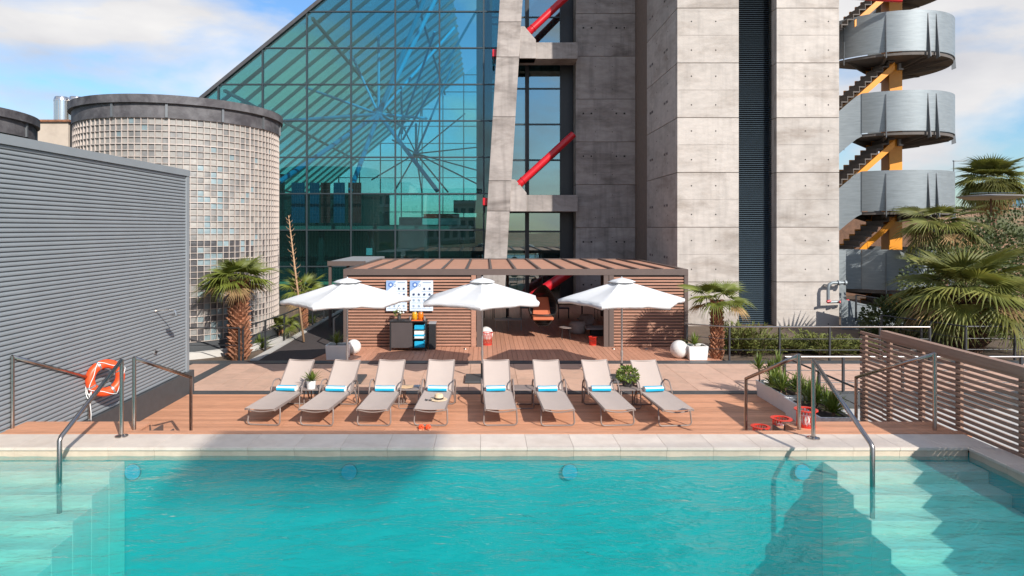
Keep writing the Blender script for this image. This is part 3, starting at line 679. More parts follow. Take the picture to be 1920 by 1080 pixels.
# blue struts: two star nodes
N1 = P(710, 214, 41); N2 = P(780, 288, 47)
def strut(a, b, r, m='bluepipe'): MB().tube([a, b], r, 10).build('strut', M[m], t, smooth='a')
for (px, py, Y, r) in [(524, 341, 34, .14), (657, 358, 35, .14), (573, 164, 44, .09), (710, 66, 41, .09), (656, 96, 41, .08), (800, -12, 38, .14), (826, -20, 42, .14), (852, 52, 46, .10),
                       (520, 228, 40, .11), (800, 222, 47, .10), (820, 358, 37, .13), (760, 240, 46, .07), (735, 225, 45, .09)]:
    strut(N1, P(px, py, Y), r)
for (px, py, Y, r) in [(697, 337, 40, .05), (905, 275, 48, .05), (872, 213, 50, .05), (740, 358, 42, .055), (791, 360, 42, .055), (840, 360, 42, .055), (905, 350, 44, .055), (905, 322, 46, .05), (735, 262, 47, .06), (795, 160, 50, .05), (752, 230, 46, .05)]:
    strut(N2, P(px, py, Y), r, 'mullion')
for (px, py, Y, q, w, Y2) in [(752, 160, 42, 754, 250, 47), (780, 232, 45, 780, 288, 47), (815, 60, 40, 745, 262, 47), (850, 120, 44, 780, 288, 47), (905, 0, 40, 755, 262, 46)]:
    strut(P(px, py, Y), P(q, w, Y2), .08)
for q, Y in ((N1, 0), (N2, 0)): MB().ball(q, .26, 8).build('node', M['bluepipe'], t, smooth=True)
# inside: floor, slabs, walls, blinds
MB().box(-27, 1.2, GY+.3, YB-.3, -.15, .0).build('floor', M['interior_floor'], t)
MB().box(-20, -.9, GY+2.0, GY+9, 3.72, 3.98).build('upper_floor', M['slabedge'], t)
MB().box(-20, -.9, GY+4.2, GY+4.3, 2.2, 3.7).build('blind', M['curtain'], t)
MB().box(-20, -.9, GY+4.35, GY+4.5, 0, 3.7).build('inner_wall', M['interior'], t)
MB().box(-26, -6.2, GY+9.2, GY+9.5, 0, 6.0).build('inner_wall', M['interior'], t)
MB().box(-26, -13, GY+9.2, GY+9.5, 6.0, 7.3).build('inner_wall', M['interior'], t)
MB().box(-6.2, 1.2, GY+14, GY+14.3, 0, 4.6).build('inner_wall', M['interior'], t)
for x0, x1, m_ in ((-10.6, -9.9, 'bannerblue'), (-9.6, -9.1, 'bannerblue'), (-9.0, -8.5, 'bannerred'), (-8.3, -7.7, 'bannerblue'), (-7.5, -6.8, 'bannerred')):
    MB().box(x0, x1, GY+3.0, GY+3.1, 4.1, 6.3).build('banner', M[m_], t)
MB().box(-1.7, -.2, GY+2.2, GY+4.0, 4.65, 5.3).build('soffit_box', M['taupe'], t)
MB().box(-3.4, -1.45, GY+3.2, GY+4.0, 4.35, 4.6).build('red_reflection', M['redbasket'], t); MB().box(-3.45, -1.4, GY+3.1, GY+4.0, 4.0, 4.34).build('pale_bar', M['white'], t)  # red and white reflection in the front glass, modelled as solid boxes
MB().box(-6.0, -5.7, GY+.25, GY+.27, 2.45, 2.8).build('notice', M['paper'], t)
for x_ in (-8.9, -6.2, -3.2, -1.3): MB().box(x_-.12, x_+.12, GY+2.6, GY+2.9, 0, 3.72).build('column', M['interior'], t)
mb = MB(); mb.box(-13, -6.4, GY+1.0, GY+1.2, .9, 1.15); mb.build('pale_bar', M['straw'], t)  # counter standing just inside the front glass

# ------------------------------------------------------------------ concrete tower
tw = thing('concrete_tower', 'tall board-marked concrete tower with slate louvre strips', 'tower', (10, 25, 0))
TH = 19.5; PZ = 2.14
# joint heights from the photo: front joint at y=426 is z=3.84
js = [3.84+PZ*k for k in range(-2, 9)]
def panels_front(x0, x1, Y, m='concrete', depth=.25, flip=False):
    me = MB().box(0, x1-x0, 0, depth, .012, PZ-.012).mesh('panel', M[m], bevel=.006)
    for z in js[:-1]: inst('panel', me, (x0, Y, z), tw)
def panels_side(y0, y1, X, m='concrete', depth=.25):
    me = MB().box(0, depth, 0, y1-y0, .012, PZ-.012).mesh('panel', M[m], bevel=.006)
    for z in js[:-1]: inst('panel', me, (X, y0, z), tw)
MB().box(7.56, 9.88, 25.03, 40, -.3, TH).build('core', M['joint'], tw)
MB().box(11.45, 13.78, 25.03, 40, -.3, TH).build('core', M['joint'], tw)
MB().box(9.7, 11.6, 25.75, 40, -.3, TH).build('core', M['black'], tw)
MB().box(4.6, 7.7, 32.03, 40, -.3, TH).build('core', M['joint'], tw)
panels_front(7.5, 9.9, 25.0); panels_front(11.38, 13.82, 25.0)
panels_side(25.255, 29.7, 7.5); panels_side(25.255, 40, 13.57); panels_side(25.255, 25.7, 11.38, depth=.06); panels_side(25.255, 25.7, 9.84, depth=.06)
panels_front(4.53, 7.49, 32.0, 'concrete_dirty'); panels_side(32.255, 40, 4.53, 'concrete_dirty')
mb = MB(); z = .0
while z < TH: mb.plate([(9.9, 25.42, z), (9.9, 25.52, z+.05), (9.9, 25.55, z+.05), (9.9, 25.45, z)], (1.48, 0, 0)); z += .078
mb.build('louver_slats', M['louver'], tw, kind='stuff')
mb = MB(); z = .0
while z < TH: mb.plate([(7.56, 29.7, z), (7.66, 29.7, z+.05), (7.69, 29.7, z+.05), (7.59, 29.7, z)], (0, 2.3, 0)); z += .085
mb.build('louver_slats', M['louver_dark'], tw, kind='stuff')
MB().box(7.72, 7.8, 29.7, 32, -.3, TH).build('louver_back', M['black'], tw)
# tie holes
mb = MB()
def hole(x, y, z, n=(0, -1, 0), r=.028): mb.tube([Vector((x, y, z))+Vector(n)*.004, Vector((x, y, z))-Vector(n)*.02], r, 8)
for z in js:
    for dz_ in (.50, 1.62):
        for x_ in (8.05, 9.0): hole(x_, 25.0, z+dz_)
        for x_ in (12.5, 13.4): hole(x_, 25.0, z+dz_)
        for x_ in (5.5, 6.35): hole(x_, 32.0, z+dz_, r=.022)
        for y_ in (26.3, 28.0): hole(7.5, y_, z+dz_, (-1, 0, 0))
mb.build('tie_holes', M['hole'], tw, kind='stuff')
mb = MB(); mb2 = MB()
for i, z in enumerate([z_+1.42 for z_ in js]):
    if i % 3 == 2: continue
    for x_ in (5.1, 6.75):
        mb2.box(x_-.27, x_+.27, 31.996, 32.01, z-.06, z+.06)
        for s_ in (-.2, .2): mb.tube([(x_+s_, 31.985, z), (x_+s_, 32.01, z)], .045, 8)
for i, z in enumerate([z_+.9 for z_ in js]):
    for y_ in (26.6, 28.9): mb2.box(7.496, 7.51, y_-.3, y_+.3, z-.06, z+.06); [mb.tube([(7.485, y_+s_, z), (7.51, y_+s_, z)], .04, 8) for s_ in (-.2, .2)]
mb.build('lifting_holes', M['hole'], tw, kind='stuff'); mb2.build('lifting_recesses', M['concrete_dirty'], tw, kind='stuff')
# pour lines across panels: shallow raised lips
mb = MB()
for z in js:
    for dz_ in (1.08,): 
        mb.box(7.56, 9.86, 24.994, 25.01, z+dz_, z+dz_+.012); mb.box(11.44, 13.78, 24.994, 25.01, z+dz_, z+dz_+.012)
    for dz_ in (.55, 1.05, 1.6): mb.box(4.6, 7.44, 31.995, 32.01, z+dz_, z+dz_+.012)
mb.build('pour_lines', M['concrete_dirty'], tw, kind='stuff')
# leaning column, beams, red braces and window bay (frame of the tower base)
lc = thing('leaning_frame', 'leaning segmented concrete column tied to the tower by two beams', 'column', (0, 31, 0))
def lx(z): return -.20+.0607*z
zs = [-.1, 1.9, 4.63, 6.1, 9.2, 12.1, 13.8, 17.0, 19.5]
for a, b in zip(zs[:-1], zs[1:]):
    mb = MB(); xa, xb_ = lx(a+.01), lx(b-.01)
    mb.plate([(xa, 31, a+.01), (xa+1.1, 31, a+.01), (xb_+1.1, 31, b-.01), (xb_, 31, b-.01)], (0, .95, 0)); mb.build('segment', M['concrete_dirty'], lc, bevel=.012)
for z0_, z1_ in ((4.62, 5.42), (12.05, 12.85)):
    x0 = lx(z0_)+1.12
    MB().box(x0, 4.5, 31.15, 32.4, z0_, z1_).build('beam', M['concrete_dirty'], lc, bevel=.015)
    MB().plate([(x0, 31.05, z0_), (x0+.8, 31.05, z0_), (x0+.8, 31.05, z1_+.1), (x0+.25, 31.05, z1_+.75), (x0, 31.05, z1_+.75)], (0, .9, 0)).build('gusset', M['concrete_dirty'], lc, bevel=.012)
for i, (a, b, lab) in enumerate([(P(966, 352, 31.2), P(1075, 252, 31.6), 'red diagonal brace pipe in the middle window bay'), (P(985, 66, 31.2), P(1075, -18, 31.6), 'red diagonal brace pipe at the top of the picture'),
                          (P(985, 566, 31.2), P(1082, 500, 31.6), 'red diagonal brace pipe seen behind the hanging chair')]):
    br = thing('brace_pipe', lab, 'brace', tuple(a), 'red braces of the leaning column'); d = (b-a).normalized()
    MB().tube([a+d*.35, b], .18 if i < 2 else .24, 20).build('pipe', M['red'], br, smooth='a')
    MB().tube([a, a+d*.05, a+d*.36, a+d*.36], [.10, .15, .20, .0], 20).build('end_cone', M['red'], br, smooth='a')
    MB().tube([a+d*.5, a+d*.56], .20 if i < 2 else .26, 20).build('collar', M['red'], br, smooth='a')
for (px, py, lab) in ((927, 100, 'upper small red bracket left of the leaning column'), (909, 378, 'lower small red bracket left of the leaning column')):
    c_ = P(px, py, 31.3); bk = thing('red_bracket', lab, 'bracket', tuple(c_), 'red brackets left of the leaning column')
    MB().box(c_.x-.1, c_.x+.15, c_.y-.1, c_.y+.3, c_.z-.18, c_.z+.18).build('plate', M['red'], bk, bevel=.02); MB().tube([c_+Vector((-.02, 0, -.1)), c_+Vector((-.02, 0, -.5))], .05, 10).build('pin', M['black'], bk)
bay = thing('window_bay', 'tall dark-framed window bay between leaning column and tower', 'window', (3, 33, 0))
YW = 33.0
for z in [-.05+1.84*k for k in range(10)]:
    for x0, x1 in ((.35, 2.05), (2.25, 3.85)):
        MB().box(x0, x1, YW-.006, YW+.006, z+.05, z+1.79).build('pane', M['bayglass'], bay)
    MB().box(.3, 4.5, YW-.05, YW+.06, z-.035, z+.035).build('transom', M['mullion'], bay)
for x0, x1 in ((2.05, 2.25), (3.85, 4.0)): MB().box(x0, x1, YW-.12, YW+.1, -.1, 19).build('mullion', M['black'], bay)
MB().box(4.0, 4.52, YW-.1, YW+.3, -.1, 19).build('side_frame', M['black'], bay)
MB().box(-.5, 4.5, YW+3, YW+3.2, -.1, 19).build('back_wall', M['interior'], bay)
for z in (4.7, 12.1): MB().box(.3, 4.5, YW+.2, YW+3, z, z+.6).build('floor_slab', M['black'], bay)
# wall valve
v = thing('wall_valve', 'grey pipe valve with red handles low on the right of the tower', 'valve', (13.6, 24.95, 1.7))
p = P(1567, 530, 24.75)
MB().tube([(p.x+.35, 24.7, p.z), (p.x-.15, 24.7, p.z), (p.x-.28, 24.7, p.z-.06), (p.x-.32, 24.7, p.z-.2), (p.x-.32, 24.7, p.z-.75)], .06, 12).build('pipe', M['galv'], v, smooth='a')
for dx in (.3, .05): MB().tube([(p.x+dx, 24.7, p.z), (p.x+dx+.07, 24.7, p.z)], .10, 14).build('flange', M['galv'], v)
MB().tube([(p.x-.32, 24.7, p.z-.1), (p.x-.32, 25.02, p.z-.1)], .03, 8).build('bracket', M['galv'], v)
for dx, dz_ in ((-.42, -.72), (.05, -.74), (.28, -.70)): MB().tube([(p.x+dx, 24.6, p.z+dz_), (p.x+dx+.14, 24.62, p.z+dz_+.03)], .05, 10).build('handle', M['red'], v)
MB().tube([(p.x-.35, 24.7, p.z-.75), (p.x+.4, 24.7, p.z-.72)], .05, 10).build('lower_pipe', M['galv'], v, smooth='a')

# ------------------------------------------------------------------ outdoor escape stair
st = thing('fire_escape', 'spiral fire escape with curved galvanised parapets and yellow post', 'staircase', (18, 29.5, 0))
SX, SY, SR = 18.7, 30.6, 3.0
MB().box(SX-.28, SX+.33, 29.2, 29.8, -.4, 17.5).build('post', M['yellow'], st, bevel=.02)
def band(zf, a0, a1, zb_, zt_, R0=SR, th=.035, n=40, name='parapet', m='galv'):
    mb = MB(); vs = []
    for i in range(n+1):
        f = i/n; a = R(a0+(a1-a0)*f); d = Vector((math.cos(a), math.sin(a), 0)); o = zf(f)
        for rr, z in ((R0, zb_), (R0+th, zb_), (R0+th, zt_), (R0, zt_)): vs.append(Vector((SX, SY, 0))+d*rr+Vector((0, 0, z+o)))
    fs = []
    for i in range(n):
        for k in range(4): l = (k+1) % 4; fs.append((i*4+k, i*4+l, (i+1)*4+l, (i+1)*4+k))
    fs += [(0, 1, 2, 3), (n*4+3, n*4+2, n*4+1, n*4)]
    mb.add(vs, fs); return mb.build(name, M[m], st, smooth='a')
LEV = [14.85, 11.4, 7.95, 4.5, 1.05]
for li, zl in enumerate(LEV):
    # landing: curved deck from the left front round to the back right
    fan = [(SX, SY)]+[(SX+(SR-.02)*math.cos(R(a)), SY+(SR-.02)*math.sin(R(a))) for a in range(-165, 66, 7)]
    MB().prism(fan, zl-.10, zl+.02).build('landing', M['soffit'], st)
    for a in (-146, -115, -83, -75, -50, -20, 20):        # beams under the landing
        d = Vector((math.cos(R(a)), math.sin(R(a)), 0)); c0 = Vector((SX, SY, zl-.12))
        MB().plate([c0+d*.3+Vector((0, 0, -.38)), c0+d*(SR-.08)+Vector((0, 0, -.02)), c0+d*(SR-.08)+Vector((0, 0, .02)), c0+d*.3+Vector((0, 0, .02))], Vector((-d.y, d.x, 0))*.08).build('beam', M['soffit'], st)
    drop = (lambda f: 0) if li in (1,) else (lambda f: 0)
    band(lambda f: 0, -132 if li > 1 else -170, 66, zl+.06, zl+1.82)
    xe = SX+SR*math.cos(R(-132)); ye = SY+SR*math.sin(R(-132))
    if li == 4: MB().plate([(xe-.01, ye, zl+.06), (xe-2.2, ye+.5, zl+.0), (xe-2.2, ye+.5, zl+1.82), (xe-.01, ye, zl+1.82)], (0, .035, 0)).build('parapet', M['galv'], st)
    elif li > 1:                                         # parapet of the flight going down to the left
        vs = []; n_ = 16
        for q in range(n_+1):
            u_ = q/n_*3.0; dz_ = -1.0*u_*u_/(u_+.15); x_ = xe-.006-u_; y_ = ye+.35*u_*(1-.12*u_)
            for yy, z_ in ((0, zl-.08), (.035, zl-.08), (.035, zl+1.82), (0, zl+1.82)): vs.append((x_, y_+yy, z_+dz_))
        fs = [(q*4+k, q*4+(k+1) % 4, (q+1)*4+(k+1) % 4, (q+1)*4+k) for q in range(n_) for k in range(4)]+[(0, 1, 2, 3), (n_*4+3, n_*4+2, n_*4+1, n_*4)]
        MB().add(vs, fs).build('parapet', M['galv'], st, smooth='a')
    for a in (-115, -83, -75, -20, -146):         # tapered fins outside
        d = Vector((math.cos(R(a)), math.sin(R(a)), 0)); s2 = Vector((-d.y, d.x, 0)); c0 = Vector((SX, SY, 0))+d*(SR+.03)
        w = .17 if a > -120 else .05; dzf = 0 if a >= -120 or li < 2 else -.35
        MB().plate([c0+Vector((0, 0, zl-.28+dzf)), c0+d*w+Vector((0, 0, zl-.22+dzf)), c0+d*.02+Vector((0, 0, zl+1.68+dzf)), c0+Vector((0, 0, zl+1.68+dzf))], s2*.03).build('fin', M['galv_dark'], st)
    # flight coming up from the left to this landing
    if li < 5:
        x1, y0_, y1_ = SX-.42, SY-2.05, SY-.82; nst = 15; rise = .225; go = .262
        for k in range(nst):
            zz = zl-.14-rise*k; xx = x1-go*k
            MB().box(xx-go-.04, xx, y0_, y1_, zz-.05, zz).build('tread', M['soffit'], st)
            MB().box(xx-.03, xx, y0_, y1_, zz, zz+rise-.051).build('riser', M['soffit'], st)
        pts = []
        for k in range(nst): zz = zl-.14-rise*k; xx = x1-go*k; pts += [(xx, y1_, zz+.07), (xx-go, y1_, zz+.07)]
        low_ = [(x1-go*nst, y1_, zl-.14-rise*nst-.52), (x1, y1_, zl-.14-.60)]
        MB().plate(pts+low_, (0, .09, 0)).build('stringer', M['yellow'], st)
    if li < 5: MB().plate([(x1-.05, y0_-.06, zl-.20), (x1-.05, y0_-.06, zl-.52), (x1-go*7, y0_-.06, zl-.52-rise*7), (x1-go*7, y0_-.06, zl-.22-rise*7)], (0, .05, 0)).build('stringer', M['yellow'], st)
    MB().box(SX+.07, SX+.29, 29.06, 29.19, zl+2.25-3.45+.8, zl+2.62-3.45+.8).build('lamp_box', M['grey'], st)
# wall plates closing the left of the lowest turn, and the sloping guard of the last flight
MB().box(15.0, 15.55, 27.6, 27.66, .0, 2.85).build('parapet', M['galv'], st)
MB().plate([P(1578, 560, 24.2), P(1695, 588, 24.2), P(1712, 600, 24.2), P(1743, 650, 24.2), P(1743, 672, 24.2), P(1578, 672, 24.2)], (0, .05, 0)).build('flight_guard', M['galv'], st)
MB().tube([(14.2, 27.3, 13.75), (17.75, 27.3, 13.52)], .10, 16).build('red_pipe', M['red'], st, smooth='a')
MB().tube([(16.6, 27.3, 13.6), (15.6, 27.3, 14.3)], .07, 12).build('red_pipe', M['red'], st, smooth='a')
mb = MB(); mb.plate([(17.2, 36, 0), (25.5, 36, 0), (25.5, 36, 3.0), (24, 36, 5.0), (17.2, 36, 8.2)], (0, .4, 0))
rw = thing('back_wall', 'dark sloping wall behind the fire escape', 'wall', (20, 36, 0)); mb.build('wall', M['boot_dark'], rw)

# ------------------------------------------------------------------ pavilion (pergola)
pg = thing('pavilion', 'wide flat pavilion with wooden slat walls and terracotta roof strips', 'pergola', (1, 20.5, 0))
X0, X1, YF, YK, ZT = -4.55, 6.5, 20.5, 27.8, 2.47
MB().box(X0, X1, YF, YF+.14, ZT-.17, ZT+.02).build('front_beam', M['taupe'], pg); MB().box(X0, X1, YK-.14, YK, ZT-.17, ZT+.02).build('back_beam', M['taupe'], pg)
MB().box(X0, X0+.14, YF+.142, YK-.142, ZT-.17, ZT+.022).build('side_beam', M['taupe'], pg); MB().box(X1-.14, X1, YF+.142, YK-.142, ZT-.17, ZT+.022).build('side_beam', M['taupe'], pg)
nb = 14; sp = (X1-X0)/nb
for i in range(1, nb): MB().box(X0+i*sp-.035, X0+i*sp+.035, YF+.145, YK-.145, ZT-.12, ZT+.035).build('rafter', M['taupe'], pg)
for i in range(nb): MB().box(X0+i*sp+.04, X0+(i+1)*sp-.04, YF+.15, YK-.15, ZT-.07, ZT-.02).build('roof_strip', M['roofing'], pg)
xa, xb2 = -.28, 3.80          # opening
for x_ in (X0, xa-.17, xa, xb2, xb2+.17, X1-.12): MB().box(x_, x_+.12 if x_ in (X0, X1-.12) else x_+.15, YF+.01, YF+.14, 0, ZT-.172).build('post', M['slat'] if x_ in (xa-.17,) else M['taupe'], pg)
for x_ in (X0, X1-.12, .9, 5.0): MB().box(x_, x_+.12, YK-.13, YK-.01, 0, ZT-.172).build('post', M['taupe'], pg)
def slats(x0, x1, yy, n=23):
    me = MB().box(0, x1-x0, 0, .045, 0, .060).mesh('slat', M['slat'])
    for k in range(n): inst('slat', me, (x0, yy, .03+k*.0975), pg)
slats(X0+.125, xa-.175, YF+.04); slats(xb2+.325, X1-.125, YF+.04)
def slats_y(y0, y1, xx, n=23):
    me = MB().box(0, .035, 0, y1-y0, 0, .066).mesh('slat', M['slat'])
    for k in range(n): inst('slat', me, (xx, y0, .03+k*.0975), pg)
slats_y(YF+.15, YK-.15, X0+.04); slats_y(YF+.15, YK-.15, X1-.08)
MB().box(X0+.13, xa-.18, YF+.10, YF+.11, .02, ZT-.18).build('backing', M['black'], pg); MB().box(xb2+.33, X1-.13, YF+.10, YF+.11, .02, ZT-.18).build('backing', M['black'], pg)
# small canopy behind it
cp = thing('grey_canopy', 'small grey flat canopy behind the left end of the pavilion', 'canopy', (-6, 25, 0))
MB().box(-6.05, -4.6, 24.6, 29.2, 2.42, 2.52).build('roof', M['grey'], cp)
for x_, y_ in ((-6.03, 24.62), (-6.03, 29.0), (-5.4, 24.9), (-4.75, 29.0)): MB().box(x_, x_+.1, y_, y_+.1, 0, 2.42).build('post', M['taupe'], cp)
mb = MB(); mb.box(-6.06, -4.6, 24.55, 24.6, 2.36, 2.54); mb.build('fascia', M['taupe'], cp)

# ------------------------------------------------------------------ sun loungers
def make_lounger():
    t = thing('sun_lounger', 'x', 'sun lounger', (0, 0, 0), 'taupe sun loungers in a row facing the pool')
    w = .295; sz = .36
    th = R(41); hy = 1.28; bl = .78
    for s in (-1, 1):
        pts = [(s*w, -.16, sz-.01), (s*w, .3, sz), (s*w, hy+.35, sz)]
        MB().bar(pts[0], pts[2], .028, .04).build('side_rail', M['frame'], t, bevel=.006)
        MB().bar((s*(w-.01), hy, sz+.01), (s*(w-.01), hy+bl*math.cos(th), sz+bl*math.sin(th)), .026, .034).build('back_rail', M['frame'], t, bevel=.006)
        c = s*(w+.035)
        MB().tube([(c, hy-.28, sz-.02), (c, hy-.22, sz+.10), (c, hy-.12, sz+.21), (c, hy-.02, sz+.23), (c, hy+.16, sz+.20), (c, hy+.26, sz+.12), (c, hy+.30, sz-.02), (c, hy+.30, .02)], .014, 8).build('armrest', M['frame'], t, smooth=True)
        MB().bar((s*(w-.02), hy+.36, sz-.0), (s*(w-.02), hy+.38, sz+.27), .018, .018).build('back_stay', M['frame'], t)
    def uleg(y0, y1, name):
        c = w+.028; r = .06
        pts = [(-w, y0, sz), (-c+.01, y0+(y1-y0)*.3, sz-.07), (-c, y1, .015+r), (-c+.018, y1, .015+.018), (-c+r, y1, .015), (c-r, y1, .015), (c-.018, y1, .015+.018), (c, y1, .015+r), (c-.01, y0+(y1-y0)*.3, sz-.07), (w, y0, sz)]
        MB().tube(pts, .016, 8).build(name, M['frame'], t, smooth=True)
    uleg(.06, .0, 'front_leg'); uleg(hy+.12, hy+.22, 'rear_leg')
    MB().tube([(x_, -.15+.0, sz-.005-.045*math.cos(math.pi*x_/(2*w))) for x_ in [w*(i/6-1) for i in range(13)]], .013, 8).build('front_bow', M['frame'], t, smooth=True)
    MB().bar((-w, .55, sz-.05), (w, .55, sz-.05), .03, .02).build('cross_bar', M['frame'], t)
    def cloth(u0, u1, f, name):
        mb = MB(); nx_, ny_ = 8, 10; vs = []
        for lay in (0, -.006):
            for j in range(ny_+1):
                for i in range(nx_+1):
                    x_ = (w-.008)*(2*i/nx_-1); p = Vector(f(u0+(u1-u0)*j/ny_, x_)); vs.append(p+Vector((0, 0, lay)))
        m_ = nx_+1; K_ = m_*(ny_+1)
        fs = [(j*m_+i, j*m_+i+1, (j+1)*m_+i+1, (j+1)*m_+i) for j in range(ny_) for i in range(nx_)]
        fs += [tuple(K_+q for q in f_[::-1]) for f_ in fs]
        rim_ = [i for i in range(m_)]+[j*m_+nx_ for j in range(1, ny_+1)]+[ny_*m_+i for i in range(nx_-1, -1, -1)]+[j*m_ for j in range(ny_-1, 0, -1)]
        fs += [(rim_[i], rim_[(i+1) % len(rim_)], K_+rim_[(i+1) % len(rim_)], K_+rim_[i]) for i in range(len(rim_))]
        mb.add(vs, fs); mb.build(name, M['sling'], t, smooth='a')
    cloth(-.17, hy-.02, lambda u, x_: (x_, u, sz+.022-.018*math.cos(math.pi*x_/(2*w))), 'seat_sling')
    def bk(u, x_):
        s_ = .022*math.cos(math.pi*x_/(2*w)); return (x_*(1-.0*u), hy+u*math.cos(th)+s_*math.sin(th), sz+.02+u*math.sin(th)-s_*math.cos(th))
    cloth(.01, bl+.01, bk, 'back_sling')
    MB().tube([(-w, hy+bl*math.cos(th), sz+bl*math.sin(th)), (w, hy+bl*math.cos(th), sz+bl*math.sin(th))], .014, 8).build('top_bar', M['frame'], t)
    return t
lg = make_lounger()
LG = [(-4.27, -4.08, 'first sun lounger from the left, left of the potted plant table'), (-3.24, -3.07, 'second sun lounger from the left, right of the potted plant table'),
      (-2.14, -2.06, 'third sun lounger from the left, left of the table with the book'), (-1.05, -.98, 'sun lounger with straw hat and sunglasses lying on its seat'),
      (.29, .217, 'sun lounger beside the middle umbrella pole, left of the empty table'), (1.39, 1.32, 'sixth sun lounger from the left, right of the empty table'),
      (2.54, 2.39, 'seventh sun lounger from the left, left of the bushy green pot'), (3.64, 3.48, 'rightmost sun lounger in the row')]
loungers = []
for i, (xf, xt, lab) in enumerate(LG):
    o = lg if i == 0 else copy_tree(lg)
    o['label'] = lab; o.location = (xf, 12.30+random.uniform(-.03, .03), 0); o.rotation_euler = (0, 0, -math.atan2(xt-xf, 1.8)+random.uniform(-.012, .012)); loungers.append(o)
# rolled towels
def towel_mesh(seed):
    rd = random.Random(seed); mb = MB(); n = 20; L_ = .40; seg = 6
    vs = []; 
    for i in range(seg+1):
        x_ = -L_/2+L_*i/seg; k = 1+rd.uniform(-.03, .03)
        for q in range(n):
            a = 2*math.pi*q/n; ca, sa = math.cos(a), math.sin(a)
            vs.append((x_, .095*k*math.copysign(abs(ca)**.7, ca), .052+.052*k*math.copysign(abs(sa)**.7, sa)))
    mb.v = vs
    for i in range(seg):
        for q in range(n):
            a = (q+.5)/n*360
            blue = (62 < a < 112) or (168 < a < 250) or (330 < a < 360)
            mb.f.append((i*n+q, i*n+(q+1) % n, (i+1)*n+(q+1) % n, (i+1)*n+q)); mb.m.append(1 if blue else 0)
    mb.f.append(tuple(range(n))[::-1]); mb.m.append(0); mb.f.append(tuple(seg*n+q for q in range(n))); mb.m.append(0)
    return mb.mesh('towel', [M['twhite'], M['tblue']], smooth='a')
tm = [towel_mesh(s) for s in range(3)]
TL = ['first from the left', 'second from the left', 'third from the left', 'with the straw hat', 'beside the middle umbrella pole', 'sixth from the left', 'left of the bushy green pot', 'rightmost in the row']
for i, o in enumerate(loungers):
    p = o.matrix_basis @ Vector((random.uniform(-.03, .03)-.03, 1.19, .375))
    w_ = inst('towel', tm[i % 3], p, rot=(0, 0, o.rotation_euler.z+random.uniform(-.06, .06)))
    tag(w_, 'rolled blue and white towel on the sun lounger '+TL[i], 'towel', 'rolled towels on the loungers')
# side tables
def make_table():
    t = thing('side_table', 'x', 'side table', (0, 0, 0), 'small metal side tables between the loungers')
    MB().box(-.225, .225, -.22, .22, .40, .418).build('tabletop', M['tabletop'], t, bevel=.006)
    for s in (-1, 1):
        y_ = s*.17
        MB().tube([(-.2, y_, .40), (-.21, y_, .04), (-.18, y_, .013), (.18, y_, .013), (.21, y_, .04), (.2, y_, .40)], .012, 8).build('leg_frame', M['frame'], t, smooth=True)
    MB().bar((0, -.17, .39), (0, .17, .39), .02, .02).build('brace', M['frame'], t)
    return t
tb = make_table()
TB = [(-3.70, 'side table carrying the potted plant in a white pot'), (-1.61, 'side table with an open book and magazine on it'), (.81, 'empty side table between the fifth and sixth loungers'), (3.06, 'side table under the dark pot with the bushy green plant')]
for i, (x_, lab) in enumerate(TB):
    o = tb if i == 0 else copy_tree(tb); o['label'] = lab; o.location = (x_, 13.62, 0)

